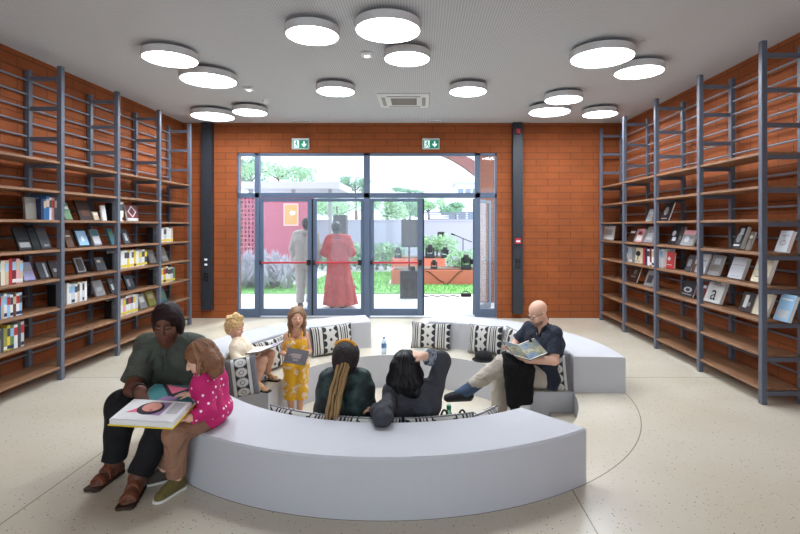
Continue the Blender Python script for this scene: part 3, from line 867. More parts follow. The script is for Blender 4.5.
def text_mesh(s, size):
    cu = bpy.data.curves.new('txt', 'FONT'); cu.body = s; cu.size = size; cu.align_x = 'CENTER'; cu.align_y = 'CENTER'
    o = bpy.data.objects.new('txt', cu); COL.objects.link(o)
    bpy.context.view_layer.update()
    me = bpy.data.meshes.new_from_object(o.evaluated_get(bpy.context.evaluated_depsgraph_get()))
    V = [v.co.copy() for v in me.vertices]; Fc = [tuple(p.vertices) for p in me.polygons]
    bpy.data.objects.remove(o); bpy.data.meshes.remove(me); bpy.data.curves.remove(cu)
    return V, Fc
def print_text(s, size, tloc, u, v, parent, name, colour):
    V, Fc = text_mesh(s, size)
    m = MB(); n = len(V)
    m.add([tloc(u + p.x, v + p.y, .002) for p in V], Fc)
    m.build(name, cm(colour), parent)
print_text('a', .24, tloc, 0, th_ * .42, tb, 'cover_letter', 'black')
print_text('men', .07, tloc, 0, th_ * .90, tb, 'cover_title', 'black')
# ------------------------------------------------------------------ outside the doors: forecourt, lawn, walls, planting
M_PAVE = mat('pale forecourt concrete', (204, 202, 200), .7, noise=.05, scale=2)
M_GRASS = mat('lawn green', (126, 178, 104), .9, noise=.35, scale=9, bump=.6, bscale=40)
M_LEAF = mat('leaf green', (150, 184, 142), .8, noise=.35, scale=5)
M_LEAF2 = mat('dark leaf green', (118, 156, 124), .8, noise=.35, scale=5)
M_LEAF3 = mat('silver leaf', (186, 184, 194), .8, noise=.3, scale=7)
M_BARK = mat('bark', (92, 78, 66), .9, noise=.3)
M_PINKWALL = mat('rose plaster', (178, 94, 114), .85, noise=.08, scale=2)
M_LILAC = mat('pale lilac plaster', (166, 165, 178), .85, noise=.03, scale=2)
M_TERRA = mat('terracotta planter', (196, 112, 92), .8, noise=.1, scale=3)

m = MB(); m.b2((-9, YB + .2, -.3), (9, 11.6, -.01)); m.b2((-9, 11.6, -.3), (9, 13.4, -.03)); m.b2((-30, 13.4, -.3), (30, 60, -.03))
structure(m.build('ground_paving', M_PAVE))
def turf(rects, name):
    """lawn: a low soil slab covered in short blades"""
    mm = MB(); V, Fc = [], []
    for x0, x1, y0, y1, n in rects: mm.b2((x0, y0, -.03), (x1, y1, .01), 0)
    for x, y in [(rng.uniform(q[0], q[1]), rng.uniform(q[2], q[3])) for q in rects for _ in range(q[4])]:
        a = rng.uniform(0, math.pi); w = .012; hh = rng.uniform(.03, .07)
        dx, dy = math.cos(a) * w, math.sin(a) * w; k = len(V)
        V += [(x - dx, y - dy, .008), (x + dx, y + dy, .008), (x + rng.uniform(-.03, .03), y + rng.uniform(-.03, .03), hh)]
        Fc.append((k, k + 1, k + 2))
    mm.add(V, Fc, 0)
    o = mm.build(name, M_GRASS)
    return tag(o, 'short green lawn beyond the pale forecourt', 'grass', None, 'stuff')
turf([(-6.5, 2.6, 11.7, 13.28, 7000), (-3.1, -.92, 13.28, 17.0, 4500)], 'lawn')

def leaves(mm, c, rad, n, size, mi=0, seed=0, shell=.55):
    r = random.Random(seed); c = Vector(c)
    for i in range(n):
        while True:
            d = Vector((r.uniform(-1, 1), r.uniform(-1, 1), r.uniform(-1, 1)))
            if .05 < d.length < 1: break
        d = d.normalized() * (shell + (1 - shell) * r.random() ** .6)
        p = c + Vector((d.x * rad[0], d.y * rad[1], d.z * rad[2]))
        a = Vector((r.gauss(0, 1), r.gauss(0, 1), r.gauss(0, 1))).normalized(); b = a.orthogonal().normalized()
        s = size * r.uniform(.6, 1.3)
        mm.add([p - a * s, p + b * s * .45, p + a * s, p - b * s * .45], [(0, 1, 2, 3)], mi)

def tree(px, py, y, rx, rz, label, m1=M_LEAF, seed=0, n=2600, size=.075):
    c = P(px, py, y)
    t = thing('garden_tree', (c.x, y, 0), label, 'tree', 'trees beyond the garden wall')
    r = random.Random(seed); m = MB()
    for k in range(9):
        d = Vector((r.uniform(-.75, .75) * rx, r.uniform(-.5, .5) * rx, r.uniform(-.45, .5) * rz))
        q = rx * r.uniform(.3, .55); leaves(m, c + d, (q, q, rz * r.uniform(.3, .55)), n // 9, size, 0, seed * 10 + k, .3)
    m.build('crown', m1, t)
    m = MB(); m.tube([(c.x, y, -.03), (c.x + .1, y, c.z * .5), (c.x, y, c.z + rz * .3)], [.16, .12, .04], 0, 8)
    for k in range(4):
        a = k * 1.6; m.tube([(c.x, y, c.z - rz * .4), (c.x + math.cos(a) * rx * .5, y + math.sin(a) * rx * .5, c.z + rz * .2)], [.06, .02], 0, 6)
    m.build('trunk', M_BARK, t)
tree(251, 174, 30, 1.0, 1.5, 'tree seen through the narrow left transom pane', M_LEAF2, 1)
tree(278, 172, 27, 1.9, 1.0, 'bushy pale green tree above the flat canopy roof', M_LEAF, 2)
tree(355, 186, 36, 1.1, 1.0, 'round tree above the left doors near the middle mullion', M_LEAF2, 3)
tree(338, 210, 25, 1.9, .8, 'leafy tree behind the garden wall above the woman in red', M_LEAF, 4)
tree(386, 211, 26, 1.0, .9, 'palm green tree behind the wall, left of the tall loudspeaker', M_LEAF, 5)
tree(404, 212, 29, 1.4, .8, 'tree behind the wall just above the tall loudspeaker', M_LEAF2, 6)
tree(428, 207, 34, 1.2, .9, 'tree left of the slatted roof in the open doorway', M_LEAF, 7)
tree(455, 209, 36, 1.3, .7, 'low tree beside the white house in the open doorway', M_LEAF2, 8)
tree(409, 190, 52, 1.8, .35, 'distant tree on the skyline in the right transom', M_LEAF2, 9)

# lilac boundary wall, rose wall with breeze blocks
a, b = P(313, 221, 20), P(500, 221, 20)
m = MB(); m.b2((a.x, 20, -.03), (b.x, 20.2, a.z)); m.b2((a.x, 19.97, a.z), (b.x, 20.23, a.z + .06)); tag(m.build('garden_wall', M_LILAC), 'long pale lilac garden wall behind the shrubs', 'wall')
yw = 14.6
a, b = P(258, 196, yw), P(313, 196, yw)
t = thing('rose_wall', ((a.x + b.x) / 2, yw, -.03), 'rose coloured garden wall with a block screen, left beyond the doors', 'wall')
m = MB(); m.b2((a.x, yw, -.03), (b.x, yw + .2, 2.5)); m.build('solid_panel', M_PINKWALL, t)
m = MB(); x0 = P(226, 0, yw).x; x1 = a.x; nx, nz_ = 9, 20
cw = (x1 - x0) / nx; ch = 2.53 / nz_
for i in range(nx + 1): m.b2((x0 + i * cw - cw * .22, yw, -.03), (min(x1, x0 + i * cw + cw * .22), yw + .2, 2.5))
for j in range(nz_ + 1):
    m.b2((x0, yw + .004, -.03 + j * ch - ch * .2), (x1, yw + .196, min(2.5, -.03 + j * ch + ch * .2)))
for i in range(nx):
    for j in range(nz_):
        if (i + j) % 2: m.b2((x0 + i * cw, yw + .06, -.03 + j * ch), (x0 + i * cw + cw, yw + .19, min(2.5, -.03 + (j + 1) * ch)))
m.build('block_screen', M_PINKWALL, t)
# picture on the rose wall
a, b = P(283.5, 203.5, yw - .03), P(298.5, 226, yw - .03)
t = thing('wall_poster', ((a.x + b.x) / 2, yw - .02, b.z), 'ochre framed picture hanging on the rose wall', 'picture')
m = MB(); m.b2((a.x, yw - .04, b.z), (b.x, yw - .001, a.z), 0, .005); m.build('frame', mat('pale rose frame', (222, 170, 170), .6), t)
m = MB(); m.b2((a.x + .04, yw - .046, b.z + .05), (b.x - .04, yw - .0405, a.z - .04)); m.build('ochre_sheet', mat('ochre print', (206, 150, 92), .7, noise=.1, scale=8), t)
m = MB(); m.prism([(.02, -.02), (.13, .0), (.16, .09), (.05, .12), (-.02, .07)], yw - .051, yw - .0465, 0, lambda v: Vector(((a.x + b.x) / 2 + v.x - .02, v.z, (a.z + b.z) / 2 + v.y)))
m.build('white_shape', mat('white print', (236, 236, 236), .7), t)
# flat canopy roof
yc = 16.5
a, b = P(236, 181.5, yc), P(339, 188.5, yc)
t = thing('canopy_roof', ((a.x + b.x) / 2, yc, 0), 'flat white canopy roof over the rose wall', 'canopy')
m = MB(); m.b2((a.x, yc, b.z), (b.x, yc + 3, a.z)); m.build('roof_slab', mat('white render', (186, 180, 190), .8), t)
for px in (250, 293, 330):
    x = P(px, 0, yc + .3).x; m = MB(); m.b2((x - .06, yc + .3, -.03), (x + .06, yc + .42, b.z)); m.build('post', mat('grey post', (150, 150, 156), .6), t)
# houses and slatted roof behind
for px0, px1, py0, y, lab in ((446, 478, 203, 40, 'low white house behind the slatted roof in the open doorway'), (456, 480, 182, 52, 'tall pale building at the right end of the transom')):
    a, b = P(px0, py0, y), P(px1, py0, y)
    t = thing('house', ((a.x + b.x) / 2, y, -.03), lab, 'house')
    m = MB(); m.b2((a.x, y, -.03), (b.x, y + 5, a.z - .25)); m.build('walls', mat('house white', (226, 224, 222), .8), t)
    m = MB(); m.b2((a.x - .3, y - .3, a.z - .25), (b.x + .3, y + 5.3, a.z)); m.build('roof', mat('house roof grey', (176, 176, 182), .8), t)
    for k in range(3):
        x = a.x + (b.x - a.x) * (.2 + .3 * k); m = MB(); m.b2((x - .3, y - .03, a.z - 1.6), (x + .3, y - .001, a.z - .7)); m.build('window', mat('house window', (110, 124, 140), .3), t)
y = 26; a, b = P(424, 212, y), P(471, 222, y)
t = thing('slatted_roof', ((a.x + b.x) / 2, y, -.03), 'grey slatted roof on posts behind the garden wall', 'roof')
m = MB()
for k in range(5):
    z = a.z - (a.z - b.z) * k / 4.5; m.b2((a.x + .1 * k, y - k * .22, z - .07), (b.x - .05 * k, y - k * .22 + .18, z), 0)
m.build('slats', mat('slat roof grey', (122, 124, 138), .6), t)
for x in (a.x + .5, b.x - .4): 
    m = MB(); m.b2((x - .06, y - .3, -.03), (x + .06, y - .2, b.z)); m.build('post', mat('grey post'), t)
# big arch and the red wing on the right
y = 12.6
pts = [P(px, py, y) for px, py in ((424, 149), (438, 153), (452, 159), (465, 167), (478, 177), (488, 190))]
m = MB(); n = len(pts)
V = []
for i, p in enumerate(pts):
    w = .12 + .05 * i; d = (pts[min(i + 1, n - 1)] - pts[max(i - 1, 0)]).normalized(); nn_ = Vector((-d.z, 0, d.x))
    V += [p + nn_ * w * .0, p - nn_ * -w, p + nn_ * w + Vector((0, .35, 0)), p + Vector((0, .35, 0))]
Fc = []
for i in range(n - 1):
    for j in range(4): Fc.append((i * 4 + j, i * 4 + (j + 1) % 4, (i + 1) * 4 + (j + 1) % 4, (i + 1) * 4 + j))
Fc += [(0, 1, 2, 3), ((n - 1) * 4, (n - 1) * 4 + 1, (n - 1) * 4 + 2, (n - 1) * 4 + 3)]
m.add(V, Fc); 
tag(m.build('brick_arch', mat('dusky red render', (150, 96, 92), .85, noise=.1, scale=3)), 'dusky red arch springing from the right across the transom', 'arch')
m = MB(); m.b2((1.25, 10.3, -.01), (2.3, 10.55, 3.6)); tag(m.build('red_wing_wall', M_BRICK_X), 'red brick wing wall outside, behind the right narrow pane', 'wall')

# terracotta planter walls in the lawn
def planter(pa, pb, y, top, depth, label):
    a, b = P(pa, top, y), P(pb, top, y)
    t = thing('planter', ((a.x + b.x) / 2, y, 0), label, 'planter')
    m = MB(); m.b2((a.x, y, 0), (b.x, y + depth, a.z), 0, .01); m.build('planter_wall', M_TERRA, t)
    m = MB(); m.b2((a.x + .06, y + .06, a.z), (b.x - .06, y + depth - .06, a.z + .03)); m.build('soil', mat('soil', (104, 84, 70), .95, noise=.3), t)
    return a, b
pa_, pb_ = planter(391, 480, 13.3, 270, 1.0, 'low terracotta planter wall running across the lawn')
pc_, pd_ = planter(392, 446, 15.6, 258.5, 1.2, 'higher terracotta planter behind the first one')

def lerp_v(a, b, t): return a + (b - a) * t
def shrub(px, py, y, rx, rz, label, mt, n=260, size=.07, blade=False, base=0.0, seed=0):
    c = P(px, py, y)
    t = thing('garden_shrub', (c.x, y, base), label, 'shrub', 'shrubs along the garden')
    r = random.Random(seed + int(px)); m = MB()
    if blade:
        for i in range(n):
            a = r.uniform(0, 2 * math.pi); q = r.uniform(.1, 1) ; hh = rz * 2 * r.uniform(.4, 1.0)
            b0 = Vector((c.x + math.cos(a) * .08, y + math.sin(a) * .08, base))
            tip = Vector((c.x + math.cos(a) * rx * q, y + math.sin(a) * rx * q * .8, base + hh * (1 - .75 * q * q)))
            mid = lerp_v(b0, tip, .55) + Vector((0, 0, hh * .38)); s = Vector((-math.sin(a), math.cos(a), 0)) * .008
            m.add([b0 - s, b0 + s, mid + s, mid - s, tip], [(0, 1, 2, 3), (3, 2, 4)])
    else:
        leaves(m, c, (rx, rx * .8, rz), n, size, 0, seed + int(px * 3), .35)
    m.build('foliage', mt, t)
    m = MB(); m.tube([(c.x, y, base), (c.x, y, max(base + .1, c.z))], [.03, .015], 0, 6); m.build('stem', M_BARK, t)
for i, (px, rx, h) in enumerate(((237, .5, 1.0), (249, .55, 1.05), (262, .6, 1.1), (275, .55, 1.05), (287, .5, .95))):
    y = 12.5 + .3 * (i % 2)
    shrub(px, 226 + (1.6 - h * .5) * F / y, y, rx, h / 2, ['silver grey tussock grass behind the left narrow pane, left one', 'silver grey tussock grass behind the left narrow pane, right one', 'large silver tussock grass at the left edge of the first door', 'silver tussock grass in the middle of the first door', 'silver tussock grass beside the man in the pale suit'][i], M_LEAF3, 700, .05, True, .0, i)
for i, px in enumerate((322, 336, 349, 361, 377, 386, 396)):
    y = 18.2; shrub(px, 226 + 1.1 * F / y, y, .55, .5, 'green shrub before the lilac wall, %s from the left' % ORD[i], M_LEAF if i % 2 else M_LEAF2, 320, .08, False, -.03, i)
for i, px in enumerate((426, 437, 447, 459, 470)):
    y = 14.0 if i > 2 else 16.2; zz = .62 if i > 2 else 1.0
    shrub(px, 226 + (1.6 - zz) * F / y, y, .42, .34, 'green planting in the planters seen through the open doorway, %s from the left' % ORD[i], M_LEAF, 300, .06, False, .42 if i > 2 else .55, i)

# loudspeakers
M_SPK = mat('speaker black', (40, 42, 46), .6, noise=.1)
def cab(m_, c, w, h, d): m_.box(c, (w, d, h), 0, None, .02)
a = P(409, 298.3, 10.9)
t = thing('loudspeaker_stack', (a.x, 10.9, -.01), 'black loudspeaker on a pole over a subwoofer outside the right doors', 'loudspeaker')
m = MB(); cab(m, (a.x, 11.05, .30), .40, .62, .42); m.build('subwoofer', M_SPK, t)
m = MB(); m.lathe((0, 0, 0), [(.001, 0), (.15, .004), (.155, .012)], 0, 20)
m2 = MB(); m2.add([Vector((a.x + v[0], 10.838 - v[2], .32 + v[1])) for v in m.v], m.f, 0); m2.build('woofer', M_BLACK, t)
m = MB(); m.tube([(a.x, 11.05, .61), (a.x, 11.05, 1.13)], .02); m.build('pole', M_SPK, t)
m = MB(); cab(m, (a.x + .01, 11.05, 1.44), .36, .62, .34); m.build('cabinet', M_SPK, t)
m = MB(); m.b2((a.x - .15, 10.872, 1.16), (a.x + .17, 10.8795, 1.72)); m.build('grille', mat('speaker grille', (62, 64, 70), .5, noise=.2, scale=60), t)
m = MB(); m.b2((a.x + .02, 10.9, .61), (a.x + .14, 11.1, .70), 0, .02); m.build('pole_clamp', M_BLACK, t)
a = P(340.5, 0, 12)
t = thing('loudspeaker', (a.x, 12.0, .01), 'black loudspeaker on a tall tripod behind the woman in red', 'loudspeaker')
m = MB(); cab(m, (a.x, 12, 1.58), .32, .58, .30); m.build('cabinet', M_SPK, t)
m = MB(); m.tube([(a.x, 12, 1.29), (a.x, 12, .3)], .02); m.build('pole', M_SPK, t)
for k in range(3):
    q = k * 2.094 + .5; m = MB(); m.tube([(a.x, 12, .6), (a.x + math.cos(q) * .45, 12 + math.sin(q) * .45, .012)], .014); m.build('leg', M_SPK, t)
# moving-head stage lights
def stage_light(px, py, y, s, label, base):
    c = P(px, py, y); z = base
    t = thing('stage_light', (c.x, y, z), label, 'stage light', 'moving head stage lights')
    m = MB(); m.box((c.x, y, z + .05 * s), (.30 * s, .26 * s, .10 * s), 0, None, .02 * s); m.build('base', M_SPK, t)
    m = MB()
    for q in (-1, 1): m.box((c.x + q * .12 * s, y, z + .22 * s), (.045 * s, .12 * s, .26 * s), 0, None, .015 * s)
    m.box((c.x, y, z + .115 * s), (.26 * s, .12 * s, .03 * s), 0); m.build('yoke', M_SPK, t)
    m = MB(); m.tube([(c.x, y + .02, z + .20 * s), (c.x, y, z + .30 * s), (c.x, y - .02, z + .44 * s)], [.085 * s, .095 * s, .07 * s], 0, 14); m.build('head', M_SPK, t)
zt = pa_.z + .001
stage_light(466, 262, 13.42, .95, 'largest black stage light standing on the planter near the open door edge', zt + .0)
stage_light(434, 265, 13.45, .62, 'small black stage light on the front planter, left end', zt)
stage_light(430, 252, 15.75, 1.0, 'black stage light on the back planter, left in the open doorway', pc_.z + .001)
stage_light(445, 252, 15.75, .8, 'black stage light on the back planter, right end', pc_.z + .001)
stage_light(398, 262, 15.75, .8, 'black stage light behind the push bar of the third door', pc_.z + .001)
# microphone boom, keyboard on a stand, floor box and cables
c = P(463, 0, 15.4); 
t = thing('microphone_stand', (c.x, 15.4, .01), 'thin black microphone stand with a long boom in the open doorway', 'microphone stand')
m = MB(); m.tube([(c.x, 15.4, .03), (c.x, 15.4, 1.22)], .014, 0, 8); m.build('pole', M_BLACK, t)
m = MB(); m.tube([P(455, 235, 15.4), P(463, 238.5, 15.4), P(472, 242, 15.4)], .014, 0, 8); m.build('boom', M_BLACK, t)
m = MB(); q = P(455, 235, 15.4); m.tube([q, q + Vector((-.12, 0, .04))], [.024, .032], 0, 10); m.build('microphone', M_BLACK, t)
for k in range(3):
    a_ = k * 2.094; m = MB(); m.tube([(c.x, 15.4, .15), (c.x + .3 * math.cos(a_), 15.4 + .3 * math.sin(a_), .022)], .012, 0, 6); m.build('leg', M_BLACK, t)
c = P(431, 240, 17.2)
t = thing('keyboard_stand', (c.x, 17.2, -.03), 'dark keyboard on a crossed stand near the lilac wall', 'keyboard')
m = MB(); m.box((c.x, 17.2, c.z), (.62, .3, .08), 0, None, .02); m.build('keyboard', M_SPK, t)
m = MB(); m.b2((c.x - .28, 17.04, c.z + .041), (c.x + .28, 17.16, c.z + .048)); m.build('keys', M_WHITE, t)
for q in (-1, 1):
    m = MB(); m.tube([(c.x - q * .26, 17.2 + q * .04, -.015), (c.x + q * .26, 17.2 + q * .04, c.z - .045)], .015, 0, 8); m.build('leg', M_BLACK, t)
c = P(441, 236, 17.0)
t = thing('camera_tripod', (c.x, 17, -.03), 'dark camera on a tripod right of the keyboard', 'tripod')
m = MB(); m.box((c.x, 17, c.z + .05), (.24, .3, .2), 0, None, .03); m.build('camera_body', M_BLACK, t)
for k in range(3):
    a_ = k * 2.094 + .4; m = MB(); m.tube([(c.x, 17, c.z - .05), (c.x + .35 * math.cos(a_), 17 + .35 * math.sin(a_), -.018)], .02, 0, 8); m.build('leg', M_BLACK, t)
c = P(466, 297.6, 11.2)
m = MB(); m.box((c.x, 11.2, .03), (.24, .14, .075), 0, None, .015); m.tube([(c.x - .09, 11.2, .07), (c.x - .05, 11.2, .10), (c.x + .05, 11.2, .10), (c.x + .09, 11.2, .07)], .009, 0, 8)
tag(m.build('cable_box', M_BLACK), 'black cable box lying on the forecourt in the open doorway', 'box')
m = MB(); m.tube([P(424, 296.5, 11.2) * 1.0] and [Vector((P(px, 297, 11.2).x, 11.2 + .06 * math.sin(px * .6), .003)) for px in range(423, 461, 3)], .012, 0, 6)
tag(m.build('floor_cable', M_BLACK), 'black cable snaking along the edge of the lawn', 'cable')
m = MB(); m.tube([Vector((P(px, 0, 13.28).x, 13.284, zt - .02 - (.38 if px > 443 else .3) * math.sin((px - 425) / 38 * math.pi) ** 2)) for px in range(425, 464, 2)], .01, 0, 6)
tag(m.build('hanging_cable', M_BLACK), 'thin dark cable looping down the face of the front planter', 'cable')
# ------------------------------------------------------------------ smooth solid modeller (round limbs blended into one surface)
def npv(v): return np.array([v[0], v[1], v[2]], dtype=np.float32)

class Solid:
    """a list of rounded shapes blended in order; mesh() turns them into one closed surface"""
    def __init__(self): self.p = []
    def cone(self, a, b, ra, rb, k=0.03, flat_b=False, flat_a=False, sq=None):
        self.p.append(('c', npv(a), npv(b), ra, rb, k, flat_a, flat_b, None)); return self
    def ell(self, c, rad, k=0.03, R=None, cut=False):
        self.p.append(('e', npv(c), npv(rad), None if R is None else np.array(R, dtype=np.float32), k, cut)); return self
    def ball(self, c, r, k=0.03): return self.ell(c, (r, r, r), k)
    def box(self, c, half, rnd, k=0.02, R=None):
        self.p.append(('b', npv(c), npv(half), rnd, None if R is None else np.array(R, dtype=np.float32), k)); return self
    def plane(self, pt, nrm, k=0.006):
        """keep only what lies on the side the normal points away from"""
        n = Vector(nrm).normalized(); self.p.append(('p', npv(pt), npv(n), k)); return self
    def chain(self, pts, rs, k=0.03):
        for i in range(len(pts) - 1): self.cone(pts[i], pts[i + 1], rs[i], rs[i + 1], k)
        return self
    def bounds(self):
        lo = np.full(3, 1e9); hi = -lo
        for q in self.p:
            if q[0] == 'c':
                for c, r in ((q[1], q[3]), (q[2], q[4])): lo = np.minimum(lo, c - r); hi = np.maximum(hi, c + r)
            elif q[0] == 'e':
                if q[5]: continue
                r = q[2].max() if q[3] is not None else q[2]
                lo = np.minimum(lo, q[1] - r); hi = np.maximum(hi, q[1] + r)
            elif q[0] == 'b':
                r = np.linalg.norm(q[2]) if q[4] is not None else q[2]
                lo = np.minimum(lo, q[1] - r - q[3]); hi = np.maximum(hi, q[1] + r + q[3])
        return lo, hi
    def eval(self, X, noise=None):
        d = None
        for q in self.p:
            if q[0] == 'c':
                _, a, b, ra, rb, k, fa, fb, _ = q
                ba = b - a; L2 = float(ba @ ba) + 1e-12
                pa = X - a; t0 = (pa @ ba) / L2; t = np.clip(t0, 0, 1)
                e = np.sqrt(((pa - t[:, None] * ba) ** 2).sum(1)) - (ra + (rb - ra) * t)
                L = math.sqrt(L2)
                if fb: e = np.maximum(e, (t0 - 1) * L)
                if fa: e = np.maximum(e, -t0 * L)
            elif q[0] == 'e':
                _, c, rad, R, k, cut = q
                pa = X - c
                if R is not None: pa = pa @ R            # R columns are the local axes
                k0 = np.sqrt(((pa / rad) ** 2).sum(1)); k1 = np.sqrt(((pa / rad ** 2) ** 2).sum(1)) + 1e-9
                e = k0 * (k0 - 1) / k1
                if cut:
                    h = np.maximum(k - np.abs(d + e), 0) / k if k > 0 else 0
                    d = np.maximum(d, -e) + h * h * k * .25
                    continue
            elif q[0] == 'b':
                _, c, hf, rnd, R, k = q
                pa = X - c
                if R is not None: pa = pa @ R
                w = np.abs(pa) - hf
                e = np.sqrt((np.maximum(w, 0) ** 2).sum(1)) + np.minimum(w.max(1), 0) - rnd
            elif q[0] == 'p':
                _, c, n, k = q
                e = (X - c) @ n
                h = np.maximum(k - np.abs(d - e), 0) / k
                d = np.maximum(d, e) + h * h * k * .25
                continue
            if d is None: d = e
            elif k <= 0: d = np.minimum(d, e)
            else:
                h = np.maximum(k - np.abs(d - e), 0) / k
                d = np.minimum(d, e) - h * h * k * .25
        if noise:
            amp, fr = noise
            x, y, z = X[:, 0] * fr, X[:, 1] * fr, X[:, 2] * fr
            w = np.sin(x * 1.0 + 1.7 * np.sin(z * .7 + y * .4)) * np.sin(y * 1.1 + 1.3 * np.sin(x * .8)) + .6 * np.sin(z * 1.7 + 2.0 * np.sin(x * .6 - y * .9)) 
            d = d + amp * w
        return d
    def mesh(self, h=0.008, noise=None):
        lo, hi = self.bounds(); pad = 3 * h + (noise[0] * 2 if noise else 0)
        lo = lo - pad; hi = hi + pad
        B = 4
        nb = np.ceil((hi - lo) / (h * B)).astype(int) + 1
        n = nb * B
        ci = np.stack(np.meshgrid(*[np.arange(v) for v in nb], indexing='ij'), -1).reshape(-1, 3)
        cc = (lo + (ci + .5) * (h * B) - h * .5).astype(np.float32)
        cd = self.eval(cc, noise)
        act = np.abs(cd) < h * B * 2.2 + .012
        G = np.repeat(np.repeat(np.repeat(np.where(cd > 0, 1.0, -1.0).astype(np.float32).reshape(nb), B, 0), B, 1), B, 2)
        off = np.stack(np.meshgrid(*[np.arange(B)] * 3, indexing='ij'), -1).reshape(-1, 3)
        fi = (ci[act][:, None, :] * B + off[None]).reshape(-1, 3)
        fd = np.empty(len(fi), dtype=np.float32)
        for s in range(0, len(fi), 400000):
            q = fi[s:s + 400000]
            fd[s:s + 400000] = self.eval((lo + q * h).astype(np.float32), noise)
        G[fi[:, 0], fi[:, 1], fi[:, 2]] = fd
        S = G < 0
        # cells with a sign change
        A = S[:-1, :-1, :-1]
        mix = np.zeros(A.shape, bool)
        for dx in (0, 1):
            for dy in (0, 1):
                for dz in (0, 1):
                    mix |= A != S[dx:S.shape[0] - 1 + dx, dy:S.shape[1] - 1 + dy, dz:S.shape[2] - 1 + dz]
        c = np.argwhere(mix)
        idx = np.full(A.shape, -1, np.int32); idx[c[:, 0], c[:, 1], c[:, 2]] = np.arange(len(c))
        acc = np.zeros((len(c), 3)); cnt = np.zeros(len(c))
        cor = [(x, y, z) for x in (0, 1) for y in (0, 1) for z in (0, 1)]
        val = {o: G[c[:, 0] + o[0], c[:, 1] + o[1], c[:, 2] + o[2]] for o in cor}
        for o in cor:
            for ax in range(3):
                if o[ax]: continue
                o2 = list(o); o2[ax] = 1; o2 = tuple(o2)
                a, b = val[o], val[o2]
                m = (a < 0) != (b < 0)
                t = np.where(m, a / np.where(m, a - b, 1), 0)
                p = np.array(o, float)[None] + np.zeros((len(c), 3)); p[:, ax] = t
                acc[m] += p[m]; cnt[m] += 1
        V = lo + (c + acc / cnt[:, None]) * h
        quads = []
        for ax in range(3):
            u, v = [(1, 2), (2, 0), (0, 1)][ax]
            s0 = [slice(None)] * 3; s1 = [slice(None)] * 3
            s0[ax] = slice(0, -1); s1[ax] = slice(1, None)
            a, b = S[tuple(s0)], S[tuple(s1)]
            e = np.argwhere(a != b)
            ok = (e[:, u] > 0) & (e[:, v] > 0) & (e[:, u] < idx.shape[u]) & (e[:, v] < idx.shape[v])
            e = e[ok]
            def at(du, dv):
                q = e.copy(); q[:, u] += du; q[:, v] += dv
                return idx[q[:, 0], q[:, 1], q[:, 2]]
            qd = np.stack([at(-1, -1), at(0, -1), at(0, 0), at(-1, 0)], 1)
            flip = ~a[e[:, 0], e[:, 1], e[:, 2]]
            qd[flip] = qd[flip][:, ::-1]
            quads.append(qd)
        Q = np.concatenate(quads); Q = Q[(Q >= 0).all(1)]
        return V, Q
    def build(self, name, mats, parent=None, h=0.008, noise=None, paint=None, smooth_iter=0):
        V, Q = self.mesh(h, noise)
        me = bpy.data.meshes.new(name)
        me.vertices.add(len(V)); me.vertices.foreach_set('co', V.astype(np.float32).ravel())
        me.loops.add(len(Q) * 4); me.loops.foreach_set('vertex_index', Q.astype(np.int32).ravel())
        me.polygons.add(len(Q)); me.polygons.foreach_set('loop_start', np.arange(0, len(Q) * 4, 4, dtype=np.int32))
        me.polygons.foreach_set('loop_total', np.full(len(Q), 4, np.int32))
        me.polygons.foreach_set('use_smooth', np.ones(len(Q), bool))
        for m in (mats if isinstance(mats, (list, tuple)) else [mats]): me.materials.append(m)
        if paint:
            C = V[Q].mean(1).astype(np.float32); mi = np.zeros(len(Q), np.int32)
            for c, rad, R, i in paint:
                pa = (C - npv(c)) @ np.array(R, dtype=np.float32)
                mi[((pa / npv(rad)) ** 2).sum(1) < 1] = i
            me.polygons.foreach_set('material_index', mi)
        me.update(calc_edges=True); me.validate()
        return link(name, me, parent)

def frame(fwd, up=(0, 0, 1)):
    """columns: right, forward, up"""
    f = Vector(fwd).normalized(); r = f.cross(Vector(up)).normalized(); u = r.cross(f)
    return Matrix((r, f, u)).transposed()
# ------------------------------------------------------------------ people
M_SKIN_DARK = mat('deep brown skin', (104, 66, 50), .5, noise=.06, scale=14)
M_SKIN_FAIR = mat('fair skin', (226, 178, 152), .5, noise=.05, scale=14)
M_SKIN_TAN = mat('tan skin', (216, 164, 136), .5, noise=.05, scale=14)
M_LIP_D = mat('deep lip', (112, 56, 52), .45)
M_LIP_F = mat('fair lip', (196, 112, 106), .45)
M_EYEW = mat('eye white', (224, 220, 216), .3)
M_EYE = mat('dark iris', (34, 24, 20), .25)

def lerp(a, b, t): return Vector(a) + (Vector(b) - Vector(a)) * t

